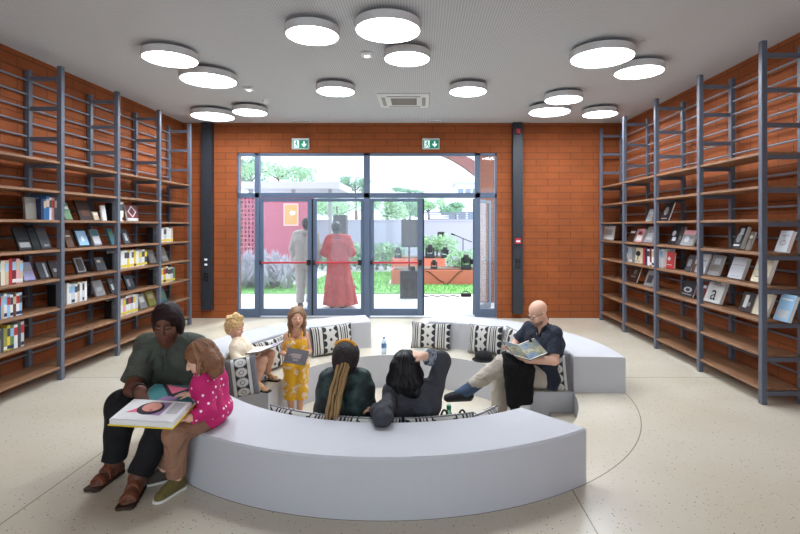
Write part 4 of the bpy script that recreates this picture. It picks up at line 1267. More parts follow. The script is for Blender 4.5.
class Person:
    def __init__(s, name, label, loc, skin, lip, size=1.0, voxel=.007, category='person'):
        s.B = Solid(); s.size = size; s.name = name; s.label = label; s.loc = loc; s.skin = skin; s.lip = lip; s.vox = voxel
        s.paint = []; s.kids = []
    # -- head: c centre of the head, look direction, z = head height
    def head(s, c, look, hh, neck, up=(0, 0, 1), child=False, neck_r=.05):
        k = hh / .23; c = Vector(c); R = frame(look, up); s.hc, s.hR, s.hk = c, R, k
        L = lambda x, y, z: c + R @ Vector((x, y, z)) * k
        s.L = L
        B = s.B
        w = 1.06 if child else 1.0
        B.cone(neck, L(0, -.018, -.06), neck_r * 1.08, neck_r * .95, .03)
        B.ell(L(0, -.012, .034), [v * k for v in (.076 * w, .095, .083)], .02, R)
        B.ell(L(0, .026, -.038), [v * k for v in (.059 * w, .064, .074)], .03 * k, R)
        B.ball(L(0, .062, -.094), .021 * k, .03 * k)
        for q in (-1, 1):
            B.ball(L(q * .036, .058, -.032), .026 * k, .025 * k)
            B.ell(L(q * .031, .094, .010), [v * k for v in (.020, .016, .014)], .016 * k, R, True)
            B.ell(L(q * .031, .0765, .008), [v * k for v in (.017, .014, .012)], .006 * k, R)
            B.ell(L(q * .078 * w, -.010, -.008), [v * k for v in (.010, .020, .031)], .008 * k, R)
        B.cone(L(0, .088, .014), L(0, .108, -.024), .008 * k, .0125 * k, .012 * k)
        for q in (-1, 1): B.ball(L(q * .011, .098, -.026), .0085 * k, .008 * k)
        B.cone(L(-.017, .083, -.056), L(.017, .083, -.056), .0075 * k, .0075 * k, .008 * k)
        B.cone(L(-.014, .082, -.067), L(.014, .082, -.067), .0085 * k, .0085 * k, .008 * k)
        s.paint.append((L(0, .092, -.061), [v * k for v in (.026, .018, .0115)], R, 1))
    def eyes(s, down=False):
        """lids, brows and eyes on the face"""
        L, k, R = s.L, s.hk, s.hR
        for q in (-1, 1):
            e = Solid(); e.ell(L(q * .031, .0845, .006 - (.004 if down else 0)), [v * k for v in (.0125, .0075, .0034 if down else .0065)], 0, R)
            s.kids.append(('eye', e, M_EYE if down else [M_EYEW, M_EYE], .0022, None if down else [(L(q * .031, .092, .006), [v * k for v in (.006, .02, .008)], R, 1)]))
    def brows(s, m, dz=0.0):
        L, k, R = s.L, s.hk, s.hR
        for q in (-1, 1):
            e = Solid(); e.chain([L(q * .016, .092, .026 + dz), L(q * .032, .0905, .031 + dz), L(q * .046, .081, .026 + dz)], [.0030 * k, .0034 * k, .002 * k], .002)
            s.kids.append(('eyebrow', e, m, .0024, None))
    # -- limbs
    def arm(s, S, E, W, r=(.05, .04, .028)):
        s.B.cone(S, E, r[0] * .92, r[1], .02); s.B.cone(E, W, r[1], r[2], .015)
    def hand(s, W, d, palm, side, k=1.0, curl=.6, spread=.12, thumb_out=.8):
        """W wrist, d towards the fingers, palm the palm's normal, side +1 thumb on the +(d x palm) side"""
        B = s.B; d = Vector(d).normalized(); pn = Vector(palm); pn = (pn - d * pn.dot(d)).normalized(); sd = d.cross(pn) * side
        W = Vector(W)
        kn = W + d * .088 * k
        for i, o in enumerate((-.030, -.010, .010, .030)):
            B.cone(W + sd * o * .55 * k + d * .012 * k, kn + sd * o * k - d * abs(o - .005) * .25 * k, .0135 * k, .0115 * k, .014 * k)
        lens = {-.030: .058, -.010: .072, .010: .080, .030: .072}
        for o, ln in lens.items():
            b = kn + sd * o * k - d * abs(o - .005) * .25 * k
            c1 = curl * .55; c2 = curl * 1.25; c3 = curl * 1.9
            dd = lambda a: (d * math.cos(a) + pn * math.sin(a) + sd * (o / .03) * spread * .5).normalized()
            p1 = b + dd(c1) * ln * .46 * k; p2 = p1 + dd(c2) * ln * .32 * k; p3 = p2 + dd(c3) * ln * .24 * k
            B.cone(b, p1, .0098 * k, .0088 * k, .005 * k); B.cone(p1, p2, .0088 * k, .0078 * k, .004 * k); B.cone(p2, p3, .0078 * k, .0066 * k, .004 * k)
        t0 = W + sd * .022 * k + d * .022 * k
        t1 = t0 + (sd * thumb_out + d * .75 + pn * .25).normalized() * .042 * k
        t2 = t1 + (sd * thumb_out * .35 + d * .9 + pn * .45).normalized() * .03 * k
        t3 = t2 + (d * .9 + pn * .6).normalized() * .024 * k
        B.cone(t0, t1, .014 * k, .0105 * k, .012 * k); B.cone(t1, t2, .0105 * k, .0092 * k, .005 * k); B.cone(t2, t3, .0092 * k, .0075 * k, .004 * k)
    def leg(s, Hp, K, A, r=(.085, .058, .04)):
        s.B.cone(Hp, K, r[0] * .96, r[1] * .90, .03); s.B.cone(K, lerp(K, A, .35), r[1] * .86, r[1] * .88, .02); s.B.cone(lerp(K, A, .35), A, r[1] * .88, r[2], .02)
    def foot(s, A, T, k=1.0):
        A, T = Vector(A), Vector(T); d = (T - A); d.z = 0; d.normalize()
        heel = A - d * .035 * k; heel.z = A.z - .045 * k
        s.B.cone(A, heel, .036 * k, .032 * k, .03 * k)
        ball = lerp(Vector((A.x, A.y, T.z)), T, .72)
        s.B.cone(heel, ball, .033 * k, .028 * k, .03 * k); s.B.cone(A + d * .01, ball, .034 * k, .028 * k, .03 * k)
        sd = Vector((-d.y, d.x, 0))
        for i in range(5):
            o = (i - 2) * .014 * k; tip = T + sd * o - d * (abs(i - 1.5) * .008 * k); tip.z = T.z - .008 * k
            s.B.cone(ball + sd * o * .9, tip, .013 * k, .0095 * k if i != 1 else .011 * k, .008 * k)
    def torso(s, pel, neck, right, w_hip, w_sh, r=(.11, .10, .085), B=None, inf=0.0, fwd=None, belly=0.0):
        B = B or s.B; pel, neck = Vector(pel), Vector(neck); rt = Vector(right).normalized()
        up = (neck - pel); waist = pel + up * .38; chest = pel + up * .72; sh = pel + up * .93
        for q in (-1, 1):
            B.cone(pel + rt * q * w_hip * .42, waist + rt * q * w_hip * .36, r[0] * .96 + inf, r[1] * .94 + inf, .03)
            B.cone(waist + rt * q * w_hip * .36, chest + rt * q * w_sh * .30, r[1] * .94 + inf, r[1] * .94 + inf, .03)
            B.cone(chest + rt * q * w_sh * .30, sh + rt * q * w_sh * .36, r[1] * .94 + inf, r[2] * .62 + inf, .03)
            B.cone(sh + rt * q * w_sh * .44 , neck + up.normalized() * .015 + rt * q * .012, r[2] * .48 + inf, .036 + inf * .8, .035)
        if fwd is not None and belly: B.ball(waist + Vector(fwd) * belly, r[1] + inf, .08)
    def finish(s):
        t = thing(s.name, s.loc, s.label, 'person')
        s.B.build('body', [s.skin, s.lip], t, s.vox, None, s.paint)
        for nm, sol, m, vox, pt in s.kids: sol.build(nm, m, t, vox, None, pt)
        s.root = t
        return t
    def wear(s, name, sol, m, vox=None, noise=(.0022, 38.0), label=None, paint=None):
        o = sol.build(name, m, s.root, vox or s.vox, noise, paint)
        if label: o['label'] = label
        return o

def sleeve(S, E, W, r, upto, inf, sol):
    """cloth sleeve from the shoulder; upto in 0..1 along the upper arm, 1..2 along the forearm"""
    if upto <= 1:
        sol.cone(S, lerp(S, E, upto), r[0] + inf * .7, r[1] + inf * 1.6, .025, True)
    else:
        sol.cone(S, E, r[0] + inf * .7, r[1] + inf, .025)
        sol.cone(E, lerp(E, W, upto - 1), r[1] + inf, r[2] + inf * .95, .02, True)
def trouser(Hp, K, A, r, upto, inf, sol, flare=0.0):
    sol.cone(Hp, K, r[0] + inf, r[1] + inf * 1.5, .04)
    e = lerp(K, A, upto)
    sol.cone(K, e, r[1] + inf * 1.5, r[2] + inf + flare, .03, True)
def hair_cap(p, sol, inf=.014, back=.0, k=None):
    """skull cap of hair with the face left free"""
    L, k, R = p.L, p.hk, p.hR
    sol.ell(L(0, -.014 - back, .038), [(v + inf) * k for v in (.078, .095, .083)], .02, R)
    sol.ell(L(0, -.045, -.015), [(v + inf) * k for v in (.070, .060, .075)], .03 * k, R)
def face_cut(p, sol, y=.045, z=.0, tilt=.55):
    """remove hair in front of the hairline"""
    L, k, R = p.L, p.hk, p.hR
    sol.ell(L(0, .11 + y * .0, -.045 + z), [v * k for v in (.075, .085 - y * .0, .115)], .012 * k, R, True)

def hair_strands(p, mats, n, inf, fall, azmax=115, flare=.02, r=.0042, seed=1, wave=.006, part=0.0):
    """locks of hair combed from the parting over the skull and down"""
    L, k, R = p.L, p.hk, p.hR; rr = random.Random(seed); m = MB()
    for i in range(n):
        az = math.radians(-azmax + 2 * azmax * (i + rr.random()) / n)
        pts = []; f = fall * rr.uniform(.82, 1.08); ph = rr.uniform(0, 6.28); j = rr.uniform(-.003, .003)
        rx, ry, rz = .078 + inf + j, .095 + inf + j, .083 + inf + j
        end = math.radians(98)
        for t in range(9):
            th = math.radians(10) + (end - math.radians(10)) * t / 8
            pts.append(L(rx * math.sin(th) * math.sin(az) + part * math.cos(th), -.014 - ry * math.sin(th) * math.cos(az), .038 + rz * math.cos(th)))
        last = pts[-1]; out = (last - L(0, -.014, .038)); out.z = 0; out = out.normalized() if out.length > 0 else out
        side = Vector((-out.y, out.x, 0))
        for t in range(1, 8):
            q = t / 7; pts.append(last + Vector((0, 0, -f * q)) + out * (flare * math.sin(q * 2.2) - .012 * q * q) + side * wave * math.sin(q * 5 + ph))
        rad = [r * (.6 + .4 * min(1, t / 4)) * (1 if t < 13 else .7) for t in range(len(pts))]; rad[-1] = r * .25
        m.tube(pts, rad, rr.randrange(len(mats)), 5)
    o = m.build('hair_locks', mats, p.root)
    return o

# ============ 1. woman with the picture book, front left
p = Person('person', 'woman in a grey green tunic and black trousers reading a picture book with a child', (-1.74, 3.3, .34), M_SKIN_DARK, M_LIP_D, 1.0, .0068)
pel, neck = Vector((-1.74, 3.50, .45)), Vector((-1.695, 3.29, .835))
p.torso(pel, neck, (1, -.02, 0), .26, .37, (.125, .122, .095))
p.head((-1.640, 3.165, .978), (.14, -.92, -.36), .225, neck, neck_r=.056)
SL, EL, WL = Vector((-1.855, 3.30, .765)), Vector((-1.83, 3.11, .565)), Vector((-1.690, 2.955, .605))
SR, ER, WR = Vector((-1.505, 3.29, .785)), Vector((-1.40, 3.18, .575)), Vector((-1.52, 3.02, .47))
ar = (.064, .050, .034)
p.arm(SL, EL, WL, ar); p.arm(SR, ER, WR, ar)
p.hand(WL, (.38, -.30, -.85), (.3, .2, -.9), -1, .95, .4)
p.hand(WR, (-.5, -.8, .1), (0, 0, 1), 1, 1.0, .5)
hL, kL, aL, tL = Vector((-1.85, 3.47, .44)), Vector((-1.905, 3.13, .45)), Vector((-1.965, 3.135, .085)), Vector((-1.985, 2.975, .028))
hR, kR, aR, tR = Vector((-1.62, 3.45, .435)), Vector((-1.58, 3.05, .425)), Vector((-1.705, 2.945, .085)), Vector((-1.675, 2.785, .028))
lr = (.105, .075, .046)
p.leg(hL, kL, aL, lr); p.leg(hR, kR, aR, lr); p.foot(aL, tL, 1.0); p.foot(aR, tR, 1.0)
p.eyes(True)
HAIR_DK = mat('dark brown hair', (34, 20, 20), .6, noise=.3, scale=60, bump=.3, bscale=90, spec=.2)
p.brows(HAIR_DK)
p.finish(); WOMAN = p
TUNIC = mat('grey green linen', (78, 82, 72), .9, noise=.10, scale=12, folds=.8)
c = Solid(); p.torso(pel, neck - Vector((0, -.006, .008)), (1, -.02, 0), .27, .385, (.125, .122, .095), c, .018)
sleeve(SL, EL, WL, ar, .80, .019, c); sleeve(SR, ER, WR, ar, .8, .019, c)
c.cone(hL, lerp(hL, kL, .72), .13, .105, .05, True); c.cone(hR, lerp(hR, kR, .5), .13, .115, .05, True)
c.ell(WOMAN.L(0, .05, -.15), (.058, .07, .065), .012, WOMAN.hR, True)
p.wear('tunic', c, TUNIC, .0075, (.0042, 24.0))
c = Solid()
for i in range(5): c.ball(Vector((-1.665 - .003 * i, 3.163 + .003 * i, .755 - .022 * i)), .007, 0)
p.wear('tunic_buttons', c, mat('dark button', (38, 38, 34), .4), .0028, None)
BLACKCLOTH = mat('black trousers cloth', (20, 20, 23), .85, noise=.15, scale=10, folds=.7)
c = Solid(); trouser(hL, kL, aL, lr, .93, .014, c, .008); trouser(hR, kR, aR, lr, .93, .014, c, .008)
p.wear('trousers', c, BLACKCLOTH, .0075, (.0042, 26.0))
c = Solid(); hair_cap(p, c, .012)
for q in (-1, 1): c.ell(p.L(q * .072, -.022, -.030), (.024, .048, .075), .025, p.hR)
c.ell(p.L(0, -.065, -.05), (.065, .05, .07), .03, p.hR)
c.ell(p.L(0, .12, -.03), [v * p.hk for v in (.074, .088, .112)], .012, p.hR, True); p.wear('hair', c, HAIR_DK, .006, (.0016, 90))
SANDAL = mat('brown sandal leather', (112, 62, 40), .5, noise=.1, scale=20)
def sandal(p, A, T, k=1.0, m=SANDAL):
    A, T = Vector(A), Vector(T); d = T - A; d.z = 0; d.normalize(); sd = Vector((-d.y, d.x, 0))
    c = Solid(); z = .011
    a = A - d * .04 * k; b = T + d * .012 * k
    for q in (-1, 1): c.cone(Vector((a.x, a.y, z)) + sd * q * .012 * k, Vector((b.x, b.y, z)) + sd * q * .026 * k, .028 * k, .027 * k, .03)
    zf = T.z - .028 + .011
    c.plane((0, 0, T.z - .010), (0, 0, 1), .002); c.plane((0, 0, T.z - .028), (0, 0, -1), .002)
    o = p.wear('sandal', c, [mat('sandal sole', (60, 40, 30), .7)], .0045, None)
    heel = A - d * .035 * k; heel.z = A.z - .045 * k; ball = lerp(Vector((A.x, A.y, T.z)), T, .72)
    for f, wd in ((.12, .012), (.42, .013), (.80, .014)):
        c = Solid()
        c.cone(heel, ball, .040 * k, .036 * k, .03); c.cone(A + d * .01, ball, .041 * k, .036 * k, .03)
        for q in (-1, 0, 1): c.cone(ball + sd * q * .026 * k, T + sd * q * .024 * k - Vector((0, 0, .004)), .021 * k, .019 * k, .01)
        base = lerp(Vector((A.x, A.y, T.z)), T, f); nv = d + Vector((0, 0, .35 if f < .3 else 0))
        c.plane(base + d * wd * k * 1.1, nv, .002); c.plane(base - d * wd * k * 1.1, -nv, .002); c.plane((0, 0, T.z - .016), (0, 0, -1), .001)
        c.build('strap', m, o, .0042)
    return o
    for f, hgt, w in ():
        s = Solid(); base = lerp(Vector((A.x, A.y, T.z)), T, f)
        pts = []
        for i in range(9):
            t = math.pi * i / 8; pts.append(base + sd * math.cos(t) * w * k + Vector((0, 0, -.018 + math.sin(t) * hgt * k)))
        mm = MB()
        V = []; n = len(pts)
        for i, q in enumerate(pts):
            for e in (-.014, .014):
                for g in (0, .004): V.append(q + d * e * k + (q - base).normalized() * g)
        Fc = []
        for i in range(n - 1):
            b0, b1 = i * 4, (i + 1) * 4
            for x, y in ((0, 1), (1, 3), (3, 2), (2, 0)): Fc.append((b0 + x, b0 + y, b1 + y, b1 + x))
        Fc += [(0, 1, 3, 2), (n * 4 - 4, n * 4 - 3, n * 4 - 1, n * 4 - 2)]
        mm.add(V, Fc, 0, False); st = mm.build('strap', m, o)
    return o
sandal(p, aL, tL); sandal(p, aR, tR)
m = MB(); w = lerp(WL, EL, .12); ax = (EL - WL).normalized(); u = ax.orthogonal().normalized(); v = ax.cross(u)
m.tube([w + (u * math.cos(i * math.pi / 8) + v * math.sin(i * math.pi / 8)) * .041 for i in range(17)], .006, 0, 8); o = m.build('bracelet', mat('dark bead bracelet', (40, 26, 22), .4), p.root)

# ============ 2. girl in the pink cardigan
p = Person('person', 'small girl in a pink dotted cardigan sitting beside the woman and looking into the book', (-1.28, 3.08, .34), M_SKIN_FAIR, M_LIP_F, .6, .0062)
pel, neck = Vector((-1.325, 3.12, .425)), Vector((-1.345, 3.09, .680))
p.torso(pel, neck, (0, 1, 0), .14, .22, (.078, .072, .058))
p.head((-1.365, 3.04, .778), (-.84, -.34, -.44), .195, neck, neck_r=.036, child=True)
SL, EL, WL = Vector((-1.335, 3.0, .635)), Vector((-1.285, 2.95, .485)), Vector((-1.355, 2.865, .475))
SR, ER, WR = Vector((-1.335, 3.18, .635)), Vector((-1.37, 3.12, .53)), Vector((-1.40, 3.00, .572))
ar = (.042, .034, .024)
p.arm(SL, EL, WL, ar); p.arm(SR, ER, WR, ar)
p.hand(WL, (-1, -.1, -.1), (0, 0, 1), 1, .62, .4); p.hand(WR, (-.95, -.1, .05), (-.2, 0, -1), 1, .62, .3)
hL, kL, aL, tL = Vector((-1.33, 3.06, .41)), Vector((-1.445, 2.885, .375)), Vector((-1.475, 2.955, .078)), Vector((-1.52, 2.835, .028))
hR, kR, aR, tR = Vector((-1.34, 3.17, .41)), Vector((-1.485, 3.045, .385)), Vector((-1.605, 3.075, .075)), Vector((-1.69, 3.025, .028))
lr = (.066, .050, .034)
p.leg(hL, kL, aL, lr); p.leg(hR, kR, aR, lr); p.foot(aL, tL, .68); p.foot(aR, tR, .68)
p.eyes(True); HAIR_LB = mat('light brown hair', (126, 84, 56), .5, noise=.35, scale=40, bump=.5, bscale=120)
p.brows(HAIR_LB); p.finish()
PINK = dots_mat('pink dotted knit', (196, 28, 104), (244, 226, 232), 26, .21)
c = Solid(); p.torso(pel, neck, (0, 1, 0), .14, .22, (.078, .072, .058), c, .014)
sleeve(SL, EL, WL, ar, 1.9, .014, c); sleeve(SR, ER, WR, ar, 1.9, .014, c)
c.ell(pel + Vector((.005, 0, .005)), (.110, .150, .088), .03)
p.wear('cardigan', c, PINK, .0062, (.0016, 40))
TAN = mat('tan trousers cloth', (150, 112, 90), .85, noise=.1, scale=14, folds=.7)
c = Solid(); trouser(hL, kL, aL, lr, .9, .012, c, .01); trouser(hR, kR, aR, lr, .9, .012, c, .01); c.ell(pel, (.085, .115, .078), .03)
p.wear('trousers', c, TAN, .0065, (.002, 36))
def shoe(p, A, T, k, m, sole, low=.0):
    A, T = Vector(A), Vector(T); d = T - A; d.z = 0; d.normalize(); z0 = T.z - .028
    c = Solid(); a = A - d * .04 * k
    c.cone(Vector((a.x, a.y, z0 + .045 * k)), Vector((T.x, T.y, z0 + .032 * k)) - d * .01, .046 * k, .040 * k, .03)
    c.cone(A - d * .01 * k, lerp(A, T, .6), .050 * k, .034 * k, .03); c.plane((0, 0, z0 + .006), (0, 0, -1), .004)
    c.plane(Vector((A.x, A.y, A.z + .015)), (-d.x * .25, -d.y * .25, 1), .004)
    o = p.wear('shoe', c, m, .005, None)
    c = Solid()
    for q in (-1, 1):
        sd = Vector((-d.y, d.x, 0)) * q * .012 * k
        c.cone(Vector((a.x, a.y, z0 + .012)) + sd, Vector((T.x, T.y, z0 + .012)) + sd - d * .004, .044 * k, .040 * k, .02)
    c.plane((0, 0, z0 + .022 * max(k, .75)), (0, 0, 1), .003); c.plane((0, 0, z0 + .001), (0, 0, -1), .003)
    c.build('sole', sole, o, .0045)
    return o
OLIVE = mat('olive knit shoe', (104, 92, 50), .85, noise=.25, scale=60); SOLEW = mat('white shoe sole', (226, 222, 214), .6)
shoe(p, aL, tL, .74, OLIVE, SOLEW); shoe(p, aR, tR, .74, mat('dark shoe cloth', (74, 66, 58), .85), SOLEW)
c = Solid(); hair_cap(p, c, .016)
L = p.L
for q in (-1, 1):
    for f, r in ((-.015, .020), (-.045, .028), (-.075, .028)):
        c.chain([L(q * .075, f, .03), L(q * .084, f - .01, -.05), L(q * .080, f - .004, -.15)], [r * p.hk, r * p.hk, .014 * p.hk], .02)
c.chain([L(0, -.08, 0), L(0, -.085, -.08), L(0, -.075, -.16)], [.045 * p.hk, .042 * p.hk, .022 * p.hk], .03)
c.ell(L(0, .10, -.05), [v * p.hk for v in (.10, .080, .115)], .01, p.hR, True); p.wear('hair', c, HAIR_LB, .0052, (.0022, 110))
hair_strands(p, [HAIR_LB, mat('honey hair lock', (160, 114, 76), .5), mat('chestnut hair lock', (98, 64, 42), .5)], 130, .017, .115, 104, .012, .0036, 6, .005)

# ---- the big picture book on their laps
def open_book(name, label, cat, cen, right, down, normal, w, h, thick, mats, fold=.16, group=None):
    """open book: spine along 'right'; two halves of size w x h hinge on it; mats = cover, paper"""
    r, d, n = Vector(right).normalized(), Vector(down).normalized(), Vector(normal).normalized()
    d = (d - r * d.dot(r)).normalized(); n = r.cross(d); n = n if n.dot(Vector(normal)) > 0 else -n
    t = thing(name, cen, label, cat, group)
    cen = Vector(cen); halves = []
    for q in (-1, 1):
        dd = (d * q * math.cos(fold) + n * math.sin(fold)).normalized(); nn = r.cross(dd); nn = nn if nn.dot(n) > 0 else -nn
        R = Matrix((r, dd, nn)).transposed()
        halves.append((r, dd, nn, R))
        m = MB(); m.box(cen + dd * (h / 2) + nn * .002, (w + .012, h + .006, .004), 0, R); m.build('cover', mats[0], t)
        m = MB(); m.box(cen + dd * (h / 2 - .002) + nn * (.0045 + thick[0 if q < 0 else 1] / 2), (w, h - .006, thick[0 if q < 0 else 1]), 0, R); m.build('page_block', mats[1], t)
    return t, halves
def page_art(t, cen, half, thick, w, h, shapes, name='page_print'):
    r, dd, nn, R = half
    cols, m = [], MB(); lvl = 0
    for sh in shapes:
        cn, poly = sh; lvl += 1
        if cn not in cols: cols.append(cn)
        z = .0047 + thick + .0003 * lvl
        V = [Vector(cen) + r * (x * w) + dd * (y * h) + nn * (z + .0003) for x, y in poly] + [Vector(cen) + r * (x * w) + dd * (y * h) + nn * (z - .0003 * lvl) for x, y in poly]
        k = len(poly); m.add(V, [tuple(range(k)), tuple(range(k, 2 * k))] + [(i, (i + 1) % k, (i + 1) % k + k, i + k) for i in range(k)], cols.index(cn))
    m.build(name, cols, t)
def disc(x, y, rx, ry, n=16): return [(x + rx * math.cos(2 * math.pi * i / n), y + ry * math.sin(2 * math.pi * i / n)) for i in range(n)]
tealp = mat('page teal', (70, 138, 140), .6); pinkp = mat('page pink', (228, 108, 136), .6); lilp = mat('page lilac', (160, 132, 172), .6)
pinp = mat('page ink', (48, 38, 48), .6); peachp = mat('page peach', (240, 168, 150), .6); whp = mat('page white', (232, 230, 228), .7); yel = mat('yellow book cover', (232, 206, 40), .5)
cen = Vector((-1.537, 2.92, .527))
rgt = (P(191.5, 408, 2.92) - P(135, 404.6, 2.92))
bk, hv = open_book('picture_book', 'big open picture book with teal and pink pages lying on their laps', 'book', cen, rgt, (.05, -.95, -.15), (0, 0, 1), .345, .235, (.006, .030), [yel, whp], .02)
page_art(bk, cen, hv[0], .006, .345, .235, [(tealp, [(-.49, .02), (.49, .02), (.49, .97), (-.49, .97)]), (lilp, [(-.2, .05), (.2, .02), (.12, .42), (-.12, .38)]), (pinp, [(-.36, .97), (-.28, .97), (.02, .50), (-.06, .42)]), (pinp, [(-.06, .42), (.20, .86), (.28, .82), (.06, .36)]), (pinkp, [(-.27, .95), (.16, .84), (-.02, .52)]), (peachp, [(.06, .36), (.45, .5), (.46, .64), (.2, .6)])], 'teal_page')
page_art(bk, cen, hv[1], .032, .345, .235, [(whp, [(-.49, .02), (.49, .02), (.49, .97), (-.49, .97)]), (lilp, [(.0, .1), (.2, .1), (.2, .72), (.0, .72)]), (pinkp, [(-.38, .66), (-.14, .2), (-.02, .6)]), (pinp, disc(-.05, .42, .21, .30)), (peachp, disc(-.05, .36, .15, .22)), (pinkp, disc(-.02, .5, .03, .05)), (mat('page grey text', (196, 194, 196), .7), [(.26, .1), (.44, .1), (.44, .62), (.26, .62)])], 'lilac_page')

# ============ 3. blonde toddler on the back left ring
p = Person('person', 'small blonde girl in a cream top sitting with an open book on her knees', (-1.72, 4.9, .1), M_SKIN_TAN, M_LIP_F, .55, .0068)
pel, neck = Vector((-1.765, 4.90, .18)), Vector((-1.835, 4.91, .455))
p.torso(pel, neck, (0, -1, 0), .13, .20, (.076, .068, .054))
p.head((-1.86, 4.90, .585), (.93, -.22, -.20), .195, neck, neck_r=.036, child=True)
SR, ER, WR = Vector((-1.83, 4.795, .405)), Vector((-1.79, 4.74, .285)), Vector((-1.655, 4.775, .315))
SL, EL, WL = Vector((-1.82, 5.015, .405)), Vector((-1.74, 5.04, .31)), Vector((-1.61, 4.98, .345))
ar = (.042, .034, .024)
p.arm(SL, EL, WL, ar); p.arm(SR, ER, WR, ar)
p.hand(WR, (1, .1, .15), (0, 0, 1), -1, .58, .5); p.hand(WL, (1, -.1, .1), (0, -.3, 1), 1, .58, .5)
hR, kR, aR, tR = Vector((-1.75, 4.84, .17)), Vector((-1.545, 4.80, .285)), Vector((-1.60, 4.765, .07)), Vector((-1.475, 4.72, .026))
hL, kL, aL, tL = Vector((-1.75, 4.96, .17)), Vector((-1.525, 4.99, .30)), Vector((-1.60, 5.08, .07)), Vector((-1.48, 5.05, .026))
lr = (.062, .046, .032)
p.leg(hL, kL, aL, lr); p.leg(hR, kR, aR, lr); p.foot(aL, tL, .68); p.foot(aR, tR, .68)
p.eyes(True); BLONDE = mat('blonde curls', (214, 178, 122), .55, noise=.3, scale=50, bump=.6, bscale=120); p.brows(mat('fair brow', (170, 128, 86), .7)); p.finish()
c = Solid(); p.torso(pel, neck, (0, -1, 0), .13, .20, (.076, .068, .054), c, .010)
sleeve(SL, EL, WL, ar, 1.85, .010, c); sleeve(SR, ER, WR, ar, 1.85, .010, c)
p.wear('top', c, mat('cream jersey', (232, 216, 190), .9, noise=.05, scale=12, folds=.7), .0068, (.0018, 40))
c = Solid(); c.cone(hL, lerp(hL, kL, .45), .078, .066, .04, True); c.cone(hR, lerp(hR, kR, .45), .078, .066, .04, True); c.ell(pel, (.09, .13, .085), .04)
p.wear('shorts', c, mat('beige shorts', (196, 176, 150), .85), .007)
c = Solid(); hair_cap(p, c, .012); L = p.L
r = random.Random(5)
for i in range(26):
    a = r.uniform(0, 6.28); q = r.uniform(.0, .062); c.ball(L(q * math.cos(a) * .9, -.01 + q * math.sin(a), .118 + r.uniform(-.012, .03)), r.uniform(.016, .026), .012)
for i in range(12):
    a = r.uniform(-1.2, 1.2); c.ball(L(.085 * math.sin(a), -.05 - .05 * math.cos(a), .06 + r.uniform(-.05, .06)), .018, .012)
face_cut(p, c); p.wear('hair', c, BLONDE, .005, (.003, 120))
GOLD = mat('gold sandal', (206, 168, 112), .4)
sandal(p, aL, tL, .68, GOLD); sandal(p, aR, tR, .68, GOLD)
bc = Vector((-1.545, 4.885, .375))
bk, hv = open_book('open_book', 'thin dark open book resting on the knees of the blonde toddler', 'book', bc, (.1, 1, .0), (1, -.1, .28), (-.3, 0, 1), .23, .16, (.004, .006), [mat('dark book cover', (44, 44, 50), .5), whp], .10)
page_art(bk, bc, hv[1], .006, .23, .16, [(mat('page grey text', (196, 194, 196)), [(-.4, .1), (.4, .1), (.4, .3), (-.4, .3)]), (lilp, [(-.3, .4), (.3, .4), (.3, .9), (-.3, .9)])])

# ============ 4. standing girl in yellow
fx, fy = .24, -.97
p = Person('person', 'girl in a yellow flowered jumpsuit standing in the pit holding a dark book', (-1.29, 5.1, -.4), M_SKIN_TAN, M_LIP_F, .65, .0068)
rt = Vector((-fy, fx, 0)) * -1            # her right hand side
rt = Vector((-.97, -.24, 0)); fw = Vector((fx, fy, 0))
O = Vector((-1.30, 5.10, -.4))
def Q(r_, f_, z_): return O + rt * r_ + fw * f_ + Vector((0, 0, z_))
pel, neck = Q(0, 0, .56), Q(0, -.01, .895)
p.torso(pel, neck, rt, .13, .19, (.070, .058, .046))
p.head(Q(-.01, .015, 1.05), (.30, -.95, -.02), .20, neck, neck_r=.034, child=True)
SR, ER, WR = Q(.100, -.01, .86), Q(.135, -.015, .685), Q(.085, .135, .69)
SL, EL, WL = Q(-.100, -.01, .86), Q(-.135, -.01, .685), Q(-.075, .135, .66)
ar = (.032, .026, .020)
p.arm(SR, ER, WR, ar); p.arm(SL, EL, WL, ar)
p.hand(WR, fw * .8 - rt * .5, (0, 0, 1), -1, .6, .9); p.hand(WL, fw * .8 + rt * .5, (0, 0, 1), 1, .6, .9)
hR, kR, aR, tR = Q(.055, 0, .54), Q(.058, .01, .30), Q(.05, -.01, .065), Q(.058, .12, .026)
hL, kL, aL, tL = Q(-.055, 0, .54), Q(-.05, .015, .30), Q(-.035, -.01, .065), Q(-.04, .12, .026)
lr = (.064, .044, .030)
p.leg(hL, kL, aL, lr); p.leg(hR, kR, aR, lr); p.foot(aL, tL, .66); p.foot(aR, tR, .66)
p.eyes(False); HAIR_DB = mat('dark blonde hair', (140, 106, 76), .5, noise=.3, scale=40, bump=.5, bscale=120); p.brows(HAIR_DB); p.finish()
FLOR = blotch_mat('yellow floral cotton', [(.36, (236, 180, 38)), (.54, (232, 172, 34)), (.585, (238, 204, 160)), (.64, (240, 220, 196)), (.72, (222, 150, 36))], 17)
c = Solid(); p.torso(pel, neck - Vector((0, 0, .03)), rt, .13, .17, (.070, .058, .044), c, .012)
for hp, kn, an in ((hL, kL, aL), (hR, kR, aR)):
    c.cone(hp, kn, .074, .070, .03); c.cone(kn, lerp(kn, an, .36), .070, .074, .02, True)
c.plane(Q(0, 0, .835), (fw * .25 + Vector((0, 0, 1))), .004)
p.wear('jumpsuit', c, FLOR, .0068, (.0026, 42))
m = MB()
for q in (-1, 1): m.tube([Q(q * .055, .072, .80), Q(q * .062, .062, .875), Q(q * .066, .0, .912), Q(q * .055, -.07, .85)], .006, 0, 8)
m.build('shoulder_straps', FLOR, p.root)
c = Solid(); hair_cap(p, c, .008); L = p.L
